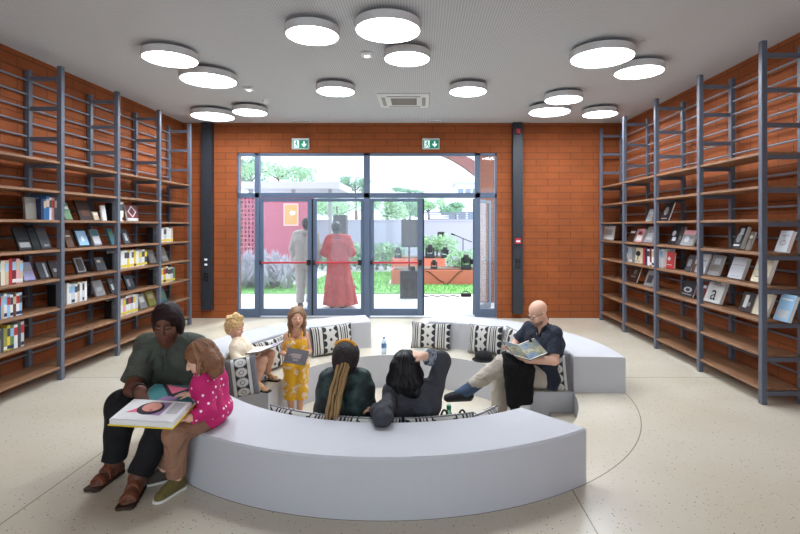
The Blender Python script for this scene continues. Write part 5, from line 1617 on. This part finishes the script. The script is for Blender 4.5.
for q in (-1, 1): c.chain([L(q * .05, -.01, .10), L(q * .080, -.01, .02), L(q * .080, -.02, -.08), L(q * .080, .0, -.2), L(q * .08, .02, -.25)], [.020, .020, .022, .018, .009], .03)
c.chain([L(0, -.085, .0), L(0, -.085, -.1), L(0, -.075, -.2)], [.035, .035, .02], .03)
c.ell(L(0, .11, -.05), [v * p.hk for v in (.070, .095, .122)], .01, p.hR, True); p.wear('hair', c, HAIR_DB, .005, (.0018, 120))
hair_strands(p, [HAIR_DB, mat('fair hair lock', (168, 130, 94), .5), mat('ash hair lock', (112, 82, 58), .5)], 90, .010, .185, 112, .004, .0030, 8, .004)
SHW = mat('white sneaker', (220, 216, 212), .6)
shoe(p, aL, tL, .66, SHW, SOLEW); shoe(p, aR, tR, .66, SHW, SOLEW)
hc = Q(-.005, .215, .70); up_ = Vector((0, 0, 1))
r_ = (P(311, 351.5, 4.9) - P(290, 348, 4.9)).normalized(); n_ = (fw * .65 + Vector((0, 0, .55))).normalized(); d_ = n_.cross(r_).normalized()
R = Matrix((r_, d_, n_)).transposed()
t = thing('book', hc, 'dark grey book held by the girl in yellow', 'book')
m = MB(); m.box(hc, (.215, .15, .004), 0, R); m.box(hc - n_ * .02, (.215, .15, .004), 0, R); m.build('cover', mat('dark grey cover', (70, 66, 70), .5), t)
m = MB(); m.box(hc - n_ * .01, (.208, .144, .0155), 0, R); m.build('pages', M_PAPER, t)
m = MB(); m.box(hc + n_ * .003, (.09, .05, .0015), 0, R); m.box(hc + n_ * .003 - d_ * .045, (.05, .02, .0015), 0, R); m.build('cover_print', mat('cover taupe print', (128, 112, 106), .5), t)

# ============ 5. woman with long braids, back to us
def seated_back(label, x, y, zneck, headc, look, hh, skin, sh_z, sh_dx, loc, vox=.0068, neck_r=.048, lean=0.0):
    p = Person('person', label, loc, skin, M_LIP_D if skin is M_SKIN_DARK else M_LIP_F, .95, vox)
    pel = Vector((x, y + .02, .115)); neck = Vector((x + .0, y - lean, zneck))
    p.torso(pel, neck, (1, 0, 0), .20, .30, (.110, .095, .075))
    p.head(headc, look, hh, neck, neck_r=neck_r)
    p.pel, p.neck = pel, neck
    p.hips = [(Vector((x - .09, y + .03, .10)), Vector((x - .11, y + .42, .12)), Vector((x - .12, y + .42, -.31)), Vector((x - .13, y + .58, -.372))),
              (Vector((x + .09, y + .03, .10)), Vector((x + .11, y + .42, .12)), Vector((x + .12, y + .42, -.31)), Vector((x + .13, y + .58, -.372)))]
    for a, b, c_, d_ in p.hips: p.leg(a, b, c_, (.085, .06, .042)); p.foot(c_, d_, .95)
    return p
x, y = -.535, 3.43
p = seated_back('woman with long blond braids and a dark green patterned top seen from behind', x, y, .565, (-.522, 3.435, .665), (.12, .98, -.05), .225, M_SKIN_DARK, .49, .18, (x, y, 0))
ar = (.052, .042, .03)
SL, EL, WL = Vector((x - .130, y, .475)), Vector((x - .175, y + .03, .23)), Vector((x - .12, y + .26, .22))
SR, ER, WR = Vector((x + .145, y, .475)), Vector((x + .185, y + .03, .23)), Vector((x + .12, y + .26, .22))
p.arm(SL, EL, WL, ar); p.arm(SR, ER, WR, ar)
p.hand(WL, (.3, .9, -.1), (0, 0, -1), 1, .95, .5); p.hand(WR, (-.3, .9, -.1), (0, 0, -1), -1, .95, .5)
p.eyes(True); p.brows(HAIR_DK); p.finish()
GREENP = blotch_mat('dark green patterned silk', [(.36, (14, 24, 26)), (.48, (20, 40, 38)), (.56, (34, 62, 54)), (.62, (16, 28, 30)), (.72, (54, 78, 62))], 13, .6, 5)
c = Solid(); p.torso(p.pel, p.neck, (1, 0, 0), .21, .30, (.110, .095, .075), c, .014)
sleeve(SL, EL, WL, ar, 1.8, .016, c); sleeve(SR, ER, WR, ar, 1.8, .016, c)
c.cone(p.neck - Vector((0, 0, .02)), p.neck + Vector((0, .0, .04)), .074, .070, .015, True)
p.wear('blouse', c, GREENP, .007, (.0045, 28))
c = Solid()
for a, b, c_, d_ in p.hips: trouser(a, b, c_, (.085, .06, .042), .95, .015, c, .01)
p.wear('trousers', c, BLACKCLOTH, .008)
for a, b, c_, d_ in p.hips: shoe(p, c_, d_, 1.0, M_BLACK, SOLEW)
HAIR_BK = mat('dark roots hair', (32, 23, 21), .6, noise=.4, scale=60, bump=.6, bscale=160)
c = Solid(); hair_cap(p, c, .018); L = p.L
face_cut(p, c); hr = p.wear('hair', c, HAIR_BK, .006, (.0012, 140))
BRAIDS = [mat('blond braid ' + nm_, c_, .5, bump=.6, bscale=200) for nm_, c_ in (('dark', (96, 70, 42)), ('mid', (138, 106, 66)), ('light', (170, 138, 90)))]
root = L(.010, -.112, -.035)
m = MB(); r = random.Random(3)
for i in range(46):
    u = r.uniform(-1, 1); v = r.uniform(-1, 1)
    p0 = root + Vector((u * .040, -.008 * v - .004, .015 * v + .01 + .02 * (1 - u * u)))
    end = Vector((-.598 + u * .042 + r.uniform(-.008, .008), 3.245 - .012 * v, .21 + r.uniform(-.02, .03)))
    pts = []
    for k in range(15):
        t = k / 14; q = lerp(p0, end, t)
        q.y -= .030 * math.sin(math.pi * t) ; q.x += -.012 * math.sin(math.pi * t) + .003 * math.sin(t * 20 + i)
        pts.append(q)
    m.tube(pts, [.0066 + .0006 * math.sin(k * 2.4 + i) for k in range(15)], i % 3, 6)
bo = m.build('braids', BRAIDS, p.root)
m = MB(); pts = []
for k in range(33):
    a = -.85 + 1.7 * k / 32; pts.append(L(.100 * math.sin(a), -.030, .036 + .104 * math.cos(a)))
m.tube(pts, [.012 + .004 * math.sin(k * 2.2) for k in range(33)], 0, 8); hb = m.build('headband', mat('orange yellow headband', (226, 156, 44), .6, noise=.3, scale=60), p.root); hb['label'] = 'orange yellow headband'

# ============ 6. woman with black hair, arm raised
x, y = -.065, 3.43
p = seated_back('woman in a charcoal jacket seen from behind with one hand raised to her black hair', x, y, .50, (-.105, 3.43, .602), (.10, .98, .10), .22, M_SKIN_FAIR, .44, .18, (x, y, 0), lean=.05)
ar = (.048, .040, .030)
SL, EL, WL = Vector((x - .135, y - .06, .415)), Vector((-.245, 3.10, .395)), Vector((-.31, 3.30, .365))
SR, ER, WR = Vector((x + .15, y - .04, .43)), Vector((.145, 3.45, .655)), Vector((.020, 3.40, .698))
p.arm(SL, EL, WL, ar); p.arm(SR, ER, WR, ar)
p.hand(WL, (-.3, .9, -.2), (0, 0, -1), 1, .95, .5); p.hand(WR, (-.95, -.12, .16), (-.15, .35, -.92), 1, .95, .6)
p.eyes(False); BLK = mat('black hair', (14, 12, 14), .5, noise=.3, scale=50, bump=.3, bscale=90, spec=.25); p.brows(BLK); p.finish()
CHAR = mat('charcoal cotton jacket', (62, 63, 68), .85, noise=.1, scale=9, folds=.9)
c = Solid(); p.torso(p.pel, p.neck, (1, 0, 0), .22, .32, (.112, .098, .078), c, .018)
sleeve(SL, EL, WL, ar, 1.9, .020, c); sleeve(SR, ER, WR, ar, 1.52, .022, c)
c.cone(p.pel + Vector((.03, 0, .05)), SR + Vector((-.03, 0, -.02)), .10, .07, .03)
p.wear('jacket', c, CHAR, .007, (.0058, 27))
c = Solid(); sleeve_r = (ar[1] + .030, ar[2] + .026); a_, b_ = lerp(ER, WR, .5), lerp(ER, WR, .86)
c.cone(a_, b_, .058, .054, .0, True, True); p.wear('turned_cuff', c, blotch_mat('printed cuff lining', [(.4, (70, 78, 92)), (.5, (150, 156, 166)), (.6, (60, 66, 78))], 40), .006, (.002, 40), 'printed turned back cuff')
c = Solid()
for a, b, c_, d_ in p.hips: trouser(a, b, c_, (.085, .06, .042), .95, .015, c, .01)
p.wear('trousers', c, mat('dark denim', (38, 42, 54), .85, noise=.1), .008)
for a, b, c_, d_ in p.hips: shoe(p, c_, d_, 1.0, M_BLACK, SOLEW)
c = Solid(); hair_cap(p, c, .020); L = p.L
for q in (-.8, -.45, 0, .45, .8):
    c.chain([L(q * .085, -.06, .05), L(q * .108, -.085, -.05), L(q * .115 + .012, -.088, -.14), L(q * .12 + .03, -.08, -.19)], [.038, .040, .034, .016], .03)
face_cut(p, c); p.wear('hair', c, BLK, .006, (.0014, 70))
hair_strands(p, [BLK, mat('black hair sheen', (34, 31, 33), .35), mat('deep black hair', (8, 7, 8), .5)], 150, .021, .150, 122, .034, .0046, 4, .010)

# ============ 7. man reading, right side
p = Person('person', 'bald man with glasses and a navy shirt sitting with crossed legs and reading a magazine', (1.2, 4.85, 0), M_SKIN_FAIR, M_LIP_F, 1.0, .0075)
pel, neck = Vector((1.235, 4.87, .125)), Vector((1.235, 4.91, .60))
rgt = Vector((-.50, .86, 0))
p.torso(pel, neck, rgt, .22, .34, (.118, .112, .08), None, 0, (-.86, -.5, 0), .04)
p.head((1.165, 4.875, .735), (-.84, -.36, -.42), .235, neck + Vector((0, 0, -.02)), neck_r=.056)
SL, EL, WL = Vector((1.305, 4.765, .555)), Vector((1.265, 4.655, .325)), Vector((1.005, 4.655, .325))
SR, ER, WR = Vector((1.13, 5.07, .555)), Vector((.99, 5.09, .375)), Vector((.92, 4.93, .37))
ar = (.058, .047, .032)
p.arm(SL, EL, WL, ar); p.arm(SR, ER, WR, ar)
p.hand(WL, (-.97, .02, .20), (.1, .6, .8), 1, 1.0, .55); p.hand(WR, (-.65, -.75, .1), (-.2, .2, 1), -1, 1.0, .6)
hL, kL, aL, tL = Vector((1.16, 4.78, .12)), Vector((.775, 4.69, .275)), Vector((.425, 4.675, .03)), Vector((.255, 4.655, -.01))
hR, kR, aR, tR = Vector((1.12, 4.95, .11)), Vector((.79, 4.86, .135)), Vector((.765, 4.80, -.315)), Vector((.60, 4.74, -.372))
lr = (.088, .064, .042)
p.leg(hL, kL, aL, lr); p.leg(hR, kR, aR, lr); p.foot(aR, tR, 1.0)
d = (tL - aL); p.B.cone(aL, aL + Vector((.03, 0, -.05)), .036, .032, .03); p.B.cone(aL + Vector((.02, 0, -.045)), tL + Vector((.02, 0, -.03)), .034, .026, .03)
p.eyes(True); p.brows(mat('grey brown brow', (96, 74, 62), .8)); 
p.finish()
NAVY = mat('navy shirt cloth', (34, 40, 52), .85, noise=.1, scale=10, folds=.8)
c = Solid(); p.torso(pel, neck - Vector((0, 0, .012)), rgt, .225, .35, (.118, .112, .08), c, .013, (-.86, -.5, 0), .04)
sleeve(SL, EL, WL, ar, .80, .015, c); sleeve(SR, ER, WR, ar, .80, .015, c)
c.ell(p.L(0, .065, -.15), (.045, .055, .06), .012, p.hR, True)
p.wear('shirt', c, NAVY, .0075, (.0044, 26))
c = Solid(); c.chain([p.L(-.055, -.02, -.125), p.L(-.05, .045, -.145), p.L(-.01, .085, -.205)], [.014, .013, .010], .01); c.chain([p.L(.055, -.02, -.125), p.L(.05, .045, -.145), p.L(.012, .085, -.205)], [.014, .013, .010], .01)
c.chain([p.L(-.055, -.02, -.125), p.L(0, -.07, -.105), p.L(.055, -.02, -.125)], [.014, .014, .014], .01)
p.wear('collar', c, NAVY, .005, None)
STONE = mat('stone grey trousers', (176, 166, 152), .85, noise=.08, scale=10, folds=.8)
c = Solid(); trouser(hL, kL, aL, lr, .84, .014, c, .010); trouser(hR, kR, aR, lr, .9, .016, c, .014); c.ell(pel + Vector((0, 0, -.01)), (.15, .16, .105), .05)
p.wear('trousers', c, STONE, .0075, (.0042, 28))
c = Solid(); c.cone(lerp(kL, aL, .66), aL + Vector((.0, 0, -.02)), .068, .056, .02); c.cone(aL, lerp(aL, tL, .45), .050, .034, .03); p.wear('sock', c, mat('blue grey sock', (66, 84, 108), .9), .006, None)
c = Solid(); c.cone(lerp(kR, aR, .8), aR, .05, .046, .02); p.wear('sock', c, mat('blue grey sock'), .006, None)
SHB = mat('black suede shoe', (30, 30, 34), .7)
c = Solid(); h_ = aL + Vector((.035, 0, -.05)); c.cone(h_, tL + Vector((-.005, 0, -.022)), .045, .036, .03); c.cone(aL + Vector((.0, 0, -.025)), lerp(aL, tL, .75) + Vector((0, 0, -.02)), .046, .034, .03)
c.plane(aL + Vector((0, 0, .012)), (.15, 0, 1), .01); so = p.wear('shoe', c, SHB, .005, None)
c = Solid(); c.cone(h_ + Vector((.004, 0, -.022)), tL + Vector((.0, 0, -.040)), .030, .024, .02); c.build('sole', M_BLACK, so, .005)
shoe(p, aR, tR, 1.0, SHB, M_BLACK)
# stubble, glasses, sunglasses hung on the shirt
c = Solid(); L, k, R = p.L, p.hk, p.hR
c.ell(L(0, .030, -.052), [v * k for v in (.0605, .062, .064)], .02, R); c.ball(L(0, .064, -.096), .0225 * k, .02)
c.plane(L(0, .06, -.050), R @ Vector((0, -.35, 1)), .006); c.ell(L(0, .10, -.058), [v * k for v in (.022, .02, .011)], .004, R, True)
p.wear('beard', c, mat('grey stubble', (150, 118, 100), .9, noise=.3, scale=90), .0045, (.0008, 200))
def glasses(L, k, m, tint=False):
    for q in (-1, 1):
        cen_ = (q * .033, .106, .006)
        m.tube([L(cen_[0] + .024 * math.cos(i * math.pi / 10) * (1.0), cen_[1] - .10 * abs(cen_[0] + .024 * math.cos(i * math.pi / 10) ) * .35, cen_[2] + .018 * math.sin(i * math.pi / 10)) for i in range(21)], .0026 * k, 0, 6, True)
        m.tube([L(q * .057, .100, .012), L(q * .079, .05, .012), L(q * .084, -.005, .006)], .0026 * k, 0, 6)
    m.tube([L(-.010, .106, .012), L(.010, .106, .012)], .0024 * k, 0, 6)
m = MB(); glasses(p.L, p.hk, m); m.build('glasses', M_BLACK, p.root)
sb = Vector((1.085, 4.80, .525)); fr = frame((-.80, -.60, .1))
m = MB()
for q in (-1, 1):
    m.tube([sb + fr @ Vector((.012 + .016 * math.cos(i * .6283), 0, q * .022 - .03 + .018 * math.sin(i * .6283))) for i in range(11)], .004, 0, 6)
    m.prism([(.012 + .015 * math.cos(i * .6283), q * .022 - .03 + .017 * math.sin(i * .6283)) for i in range(10)], -.001, .001, 0, lambda v: sb + fr @ Vector((v.x, v.z, v.y)))
m.tube([sb + fr @ Vector((.0, 0, -.01)), sb + fr @ Vector((-.01, .004, .03))], .004, 0, 6)
m.build('hung_sunglasses', M_BLACK, p.root)
# magazine
mc = Vector((.985, 4.70, .385))
PIC = blotch_mat('printed landscape', [(.3, (44, 70, 98)), (.42, (84, 104, 120)), (.5, (84, 86, 58)), (.58, (140, 134, 104)), (.7, (52, 60, 46))], 11, .4, 5)
bk, hv = open_book('magazine', 'open magazine with landscape photographs held by the bald man', 'magazine', mc, (-.25, .85, .30), (-1, -.28, .0), (-.05, -.42, .88), .26, .185, (.003, .003), [mat('dark magazine cover', (52, 50, 56), .4), M_PAPER], .34)
for i in (0, 1): page_art(bk, mc, hv[i], .003, .25, .185, [(PIC, [(-.49, .02), (.49, .02), (.49, .98), (-.49, .98)])], 'landscape_page')
# black garment over his thigh
c = Solid(); a0, a1 = Vector((.80, 4.585, .30)), Vector((1.03, 4.615, .255))
n = 7
for i in range(n):
    t = i / (n - 1); top = lerp(Vector((.80, 4.66, .365)), Vector((1.05, 4.70, .30)), t); edge = lerp(Vector((.795, 4.585, .29)), Vector((1.05, 4.62, .24)), t)
    bot = lerp(Vector((.83, 4.575, -.06)), Vector((1.02, 4.60, -.045)), t) + Vector((.0, -.006 * (i % 2), -.05 if i in (1, 2) else 0))
    c.cone(top + Vector((0, .06, .01)), top, .022, .024, .02); c.cone(top, edge, .024, .026, .02); c.cone(edge, bot, .028 + .006 * (i % 2), .030, .022)
o = c.build('draped_jacket', mat('black wool', (14, 14, 16), .95, folds=.8), None, .007, (.0035, 30)); tag(o, 'black jacket draped over the thigh of the man and hanging past the seat edge', 'jacket')

# ============ 8 and 9. the two people outside, seen from behind
def standing_back(label, cx, cy, hgt, loc, skin):
    k = hgt / 1.72
    p = Person('person', label, loc, skin, M_LIP_D, k, .010)
    O = Vector((cx, cy, -.01))
    p.Q = lambda r_, f_, z_: O + Vector((r_ * k, f_ * k, z_ * k))
    p.k = k
    return p
p = standing_back('man in a pale suit standing outside behind the left glass door, back to us', P(305.5, 0, 9.75).x, 9.75, 1.76, (P(305.5, 0, 9.75).x, 9.75, -.01), M_SKIN_DARK)
Q = p.Q
p.torso(Q(0, 0, .92), Q(0, 0, 1.46), (1, 0, 0), .19, .40, (.115, .105, .09)); p.head(Q(0.02, .01, 1.615), (.1, 1, -.05), .225, Q(0, 0, 1.46), neck_r=.052)
SL, EL, WL = Q(-.19, 0, 1.40), Q(-.25, -.02, 1.12), Q(-.23, .06, .88); SR, ER, WR = Q(.19, 0, 1.40), Q(.25, -.02, 1.12), Q(.23, .06, .88); ar = (.055, .045, .032)
p.arm(SL, EL, WL, ar); p.arm(SR, ER, WR, ar); p.hand(WL, (0, .1, -1), (1, 0, 0), -1, 1, .4); p.hand(WR, (0, .1, -1), (-1, 0, 0), 1, 1, .4)
legs = [(Q(q * .09, 0, .90), Q(q * .095, .01, .48), Q(q * .10, -.02, .085), Q(q * .12, .15, .028)) for q in (-1, 1)]; lr = (.09, .06, .042)
for a, b, c_, d_ in legs: p.leg(a, b, c_, lr); p.foot(c_, d_)
p.finish()
SUIT = mat('pale stone suit', (158, 152, 146), .85, noise=.05, scale=6, folds=.8)
c = Solid(); p.torso(Q(0, 0, .90), Q(0, 0, 1.45), (1, 0, 0), .20, .41, (.115, .105, .09), c, .028); sleeve(SL, EL, WL, ar, 1.95, .024, c); sleeve(SR, ER, WR, ar, 1.95, .024, c); c.cone(Q(-.08, 0, .9), Q(-.09, 0, .76), .14, .14, .05, True); c.cone(Q(.08, 0, .9), Q(.09, 0, .76), .14, .14, .05, True)
p.wear('suit_jacket', c, SUIT, .010, (.003, 22))
c = Solid()
for a, b, c_, d_ in legs: trouser(a, b, c_, lr, .98, .02, c, .02)
p.wear('suit_trousers', c, SUIT, .010, (.003, 22))
for a, b, c_, d_ in legs: shoe(p, c_ - Vector((0, 0, 0)), d_, 1.0, mat('brown shoe', (78, 54, 40), .5), M_BLACK)
c = Solid(); hair_cap(p, c, .010); face_cut(p, c); p.wear('hair', c, BLK, .008)

p = standing_back('woman in a long red dress standing outside behind the glass doors, back to us', P(338, 0, 9.7).x, 9.7, 1.70, (P(338, 0, 9.7).x, 9.7, -.01), M_SKIN_DARK)
Q = p.Q
p.torso(Q(0, 0, .92), Q(0, 0, 1.43), (1, 0, 0), .20, .37, (.115, .105, .085)); p.head(Q(-.04, .02, 1.585), (-.2, 1, -.1), .225, Q(0, 0, 1.43), neck_r=.048)
SL, EL, WL = Q(-.18, 0, 1.37), Q(-.26, .02, 1.10), Q(-.16, .2, 1.0); SR, ER, WR = Q(.18, 0, 1.37), Q(.27, .02, 1.10), Q(.17, .2, 1.0)
p.arm(SL, EL, WL, ar); p.arm(SR, ER, WR, ar); p.hand(WL, (.6, .6, .1), (0, 0, 1), 1, 1, .5); p.hand(WR, (-.6, .6, .1), (0, 0, 1), -1, 1, .5)
legs = [(Q(q * .09, 0, .90), Q(q * .095, .01, .48), Q(q * .10, -.02, .085), Q(q * .12, .15, .028)) for q in (-1, 1)]
for a, b, c_, d_ in legs: p.leg(a, b, c_, lr); p.foot(c_, d_)
p.finish()
REDD = mat('brick red dress cloth', (172, 52, 52), .8, noise=.12, scale=8, folds=1.0)
c = Solid(); p.torso(Q(0, 0, .92), Q(0, 0, 1.42), (1, 0, 0), .20, .38, (.115, .105, .085), c, .024); sleeve(SL, EL, WL, ar, 1.5, .045, c); sleeve(SR, ER, WR, ar, 1.5, .045, c)
for i in range(9):
    a = 2 * math.pi * i / 9; c.cone(Q(.10 * math.cos(a), .07 * math.sin(a), 1.0), Q(.05 + .30 * math.cos(a), .24 * math.sin(a), .06), .09, .065, .05, True)
c.cone(Q(0, 0, 1.0), Q(.05, 0, .06), .12, .24, .05, True)
p.wear('dress', c, REDD, .010, (.005, 20))
c = Solid(); hair_cap(p, c, .02); face_cut(p, c); p.wear('hair', c, BLK, .008)
for a, b, c_, d_ in legs: shoe(p, c_, d_, 1.0, mat('brown shoe'), M_BLACK)
# ------------------------------------------------------------------ cushions and small things on the seat ring
M_CW, M_CB, M_CG = mat('cushion off white', (194, 191, 184), .95, noise=.05, scale=60), mat('cushion black', (44, 44, 48), .95), mat('cushion grey', (120, 120, 124), .95)
def pat_bands(u, v):
    """bands across the cushion: stripes, a band of dots edged with half discs, stripes, half discs"""
    if u < .20: return 1 if (u % .05) < .026 else 0
    if u < .25: return 0
    if u < .63:
        x = (u - .44) / .19; w = (v * 4) % 1 - .5
        if abs(x) > .45: return 1 if math.hypot((1 - abs(x)) / .52, w / .48) < 1 else 0
        q = (v * 3) % 1 - .5
        return 1 if abs(x) / .22 + abs(q) / .20 < 1 else 0
    if u < .68: return 0
    if u < .88: return 1 if ((u - .68) % .05) < .026 else 0
    w = (v * 4) % 1 - .5
    return 1 if math.hypot((1 - u) / .10, w / .45) < 1 else 0
def pat_circles(u, v):
    """column of ringed circles with black wedges on both sides"""
    x = u * 2 - 1
    if abs(x) < .42:
        w = (v * 4) % 1 - .5; r = math.hypot(x / .42, w * 2)
        if r < .28: return 0
        if r < .42: return 2
        if r < .86: return 0
        if r < 1.0: return 2
        return 1
    if abs(x) < .62: return 0
    return 1 if (abs(x) * 24 % 2) < .9 else 2
def cushion(label, cen, wdir, up, w, h, th, pat, group='black and white cushions', name='cushion'):
    """soft rectangular pillow: wdir along its width, up along its height"""
    X = Vector(wdir).normalized(); Z = Vector(up); Z = (Z - X * Z.dot(X)).normalized(); Y = Z.cross(X)
    t = thing(name, Vector(cen) - Z * h / 2, label, 'cushion', group)
    n, k = 72, 44
    def pt(i, j, s):
        u, v = i / n, j / k; a, b = u * 2 - 1, v * 2 - 1
        pu = 1 - abs(a) ** 3.2; pv = 1 - abs(b) ** 3.2
        z = th / 2 * max(pu * pv, 0) ** .42
        sh = 1 - .055 * (1 - abs(b) ** 2) * abs(a) ** 6; sv = 1 - .07 * (1 - abs(a) ** 2) * abs(b) ** 6
        z *= 1 + .06 * math.sin(u * 11 + v * 5)
        return Vector(cen) + X * (a * w / 2 * sh) + Z * (b * h / 2 * sv) + Y * (z * s)
    for s, nm in ((1, 'front_panel'), (-1, 'back_panel')):
        m = MB()
        V = [pt(i, j, s) for i in range(n + 1) for j in range(k + 1)]
        for i in range(n):
            for j in range(k):
                q = i * (k + 1) + j; f = (q, q + k + 1, q + k + 2, q + 1)
                m.f.append(f); m.m.append(pat((i + .5) / n, (j + .5) / k)); m.s.append(True)
        m.v = [tuple(v) for v in V]
        m.build(nm, [M_CW, M_CB, M_CG], t)
    m = MB(); e = [pt(i, 0, 1) for i in range(0, n + 1, 3)] + [pt(n, j, 1) for j in range(2, k + 1, 3)] + [pt(i, k, 1) for i in range(n, -1, -3)] + [pt(0, j, 1) for j in range(k, -1, -3)]
    m.tube(e + [e[0]], .0055, 0, 6); m.build('piping', M_CG, t)
    return t
def on_ring(a, r, z): return pol(r, a, z)
def lean_cushion(label, a, pat=pat_bands, w=.52, h=.35, r=1.575, tilt=.22, roll=0.0, base=.004):
    A = math.radians(a); out = Vector((math.cos(A), math.sin(A), 0)); tan = Vector((-math.sin(A), math.cos(A), 0))
    up = (Vector((0, 0, 1)) * math.cos(tilt) + out * math.sin(tilt)); wd = -tan * math.cos(roll) + up * math.sin(roll)
    up2 = up * math.cos(roll) + tan * math.sin(roll)
    cen = pol(r, a, base + h / 2 * math.cos(tilt) + w / 2 * abs(math.sin(roll)) + .01)
    return cushion(label, cen, wd, up2, w, h, .115, pat)
lean_cushion('black and white striped cushion at the left end of the row behind the hat', 77.5, h=.33)
lean_cushion('second black and white striped cushion in the row, behind the black hat', 50.5, h=.35, roll=.06, w=.48)
lean_cushion('third striped cushion in the row, nearest to the reading man', 33, h=.35, roll=-.10, w=.46)
cushion('cushion with ringed circles squeezed behind the back of the man', Vector((1.335, 4.735, .185)), (.88, -.40, .10), (-.08, .1, 1), .24, .35, .11, pat_circles)
lean_cushion('long striped and dotted cushion right of the girl in yellow', 125, h=.35, w=.56)
lean_cushion('striped and dotted cushion left of the girl in yellow', 157, h=.34, w=.50)
cushion('cushion with ringed circles standing beside the blonde toddler', Vector((-1.66, 4.545, .20)), (.93, .36, .12), (-.12, .16, 1), .27, .36, .13, pat_circles)
cushion('flat cushion the blonde toddler sits on', Vector((-1.72, 4.93, .045)), (.1, 1, 0), (1, -.1, 0), .36, .30, .075, pat_circles)
for a, lab in ((247, 'striped cushion behind the front bench, left of the woman with braids'), (264.5, 'striped cushion behind the front bench, between the woman with braids and the edge'), (282, 'striped cushion behind the front bench, behind the woman in the charcoal jacket')):
    lean_cushion(lab, a, h=.335, r=1.585, tilt=.16, w=.47)
cushion('striped cushion lying at the right end of the front seat ring', Vector((.43, 3.46, .165)), (.80, .55, .1), (.2, -.2, 1), .26, .30, .12, pat_bands)

# bottles
def bottle(base, hgt, r, label, body, cap, lab):
    t = thing('water_bottle', base, label, 'bottle')
    k = hgt
    m = MB(); m.lathe(base, [(r * .6, 0), (r, .03 * k), (r, .30 * k), (r * .94, .33 * k), (r, .36 * k), (r, .62 * k), (r * .75, .75 * k), (r * .38, .85 * k), (r * .36, .915 * k)], 0, 20); m.build('bottle_body', body, t)
    m = MB(); m.lathe(base, [(r * .42, .915 * k), (r * .44, .93 * k), (r * .44, .99 * k), (r * .38, k)], 0, 16); m.build('cap', cap, t)
    m = MB(); m.lathe(base, [(r * 1.02, .36 * k), (r * 1.02, .60 * k)], 0, 20); m.build('label_band', lab, t)
q = P(384, 353.3, 6.14); q.z = 0.001
bottle(q, .21, .034, 'clear water bottle with a blue label on the floor between the back benches', bottle_mat('clear bottle', (206, 222, 234)), mat('blue cap', (70, 110, 170), .4), mat('blue label', (90, 130, 176), .5))
q = pol(1.36, 291.0, .001)
bottle(Vector((.200, 3.515, .001)), .315, .040, 'green tinted water bottle beside the woman in the charcoal jacket', bottle_mat('green bottle', (150, 204, 182)), mat('green cap', (36, 128, 92), .4), mat('pale green label', (196, 222, 206), .5))
# small black bag with two handles
t = thing('handbag', (.215, 3.43, .001), 'black bag with two upright handles behind the front bench', 'bag')
m = MB(); m.box((.225, 3.41, .12), (.24, .09, .235), 0, None, .03); m.build('bag_body', mat('black leather', (24, 24, 26), .5), t)
for dx in (-.062, .062):
    m = MB(); m.tube([(.225 + dx + .028 * math.cos(a * math.pi / 10), 3.41, .235 + .085 * math.sin(a * math.pi / 10)) for a in range(11)], .0075, 0, 8); m.build('handle', mat('black leather'), t)
# black flat hat on the seat
q = pol(1.40, 47, .002)
t = thing('hat', q, 'black round hat lying on the seat ring before the cushions', 'hat')
m = MB(); m.lathe(q, [(.001, 0), (.125, 0), (.135, .006), (.128, .012), (.105, .018)], 0, 32); m.build('brim', mat('black felt', (22, 22, 24), .95), t)
m = MB(); m.lathe(q, [(.104, .016), (.102, .05), (.088, .085), (.05, .10), (.001, .102)], 0, 32); m.build('crown', mat('black felt'), t)
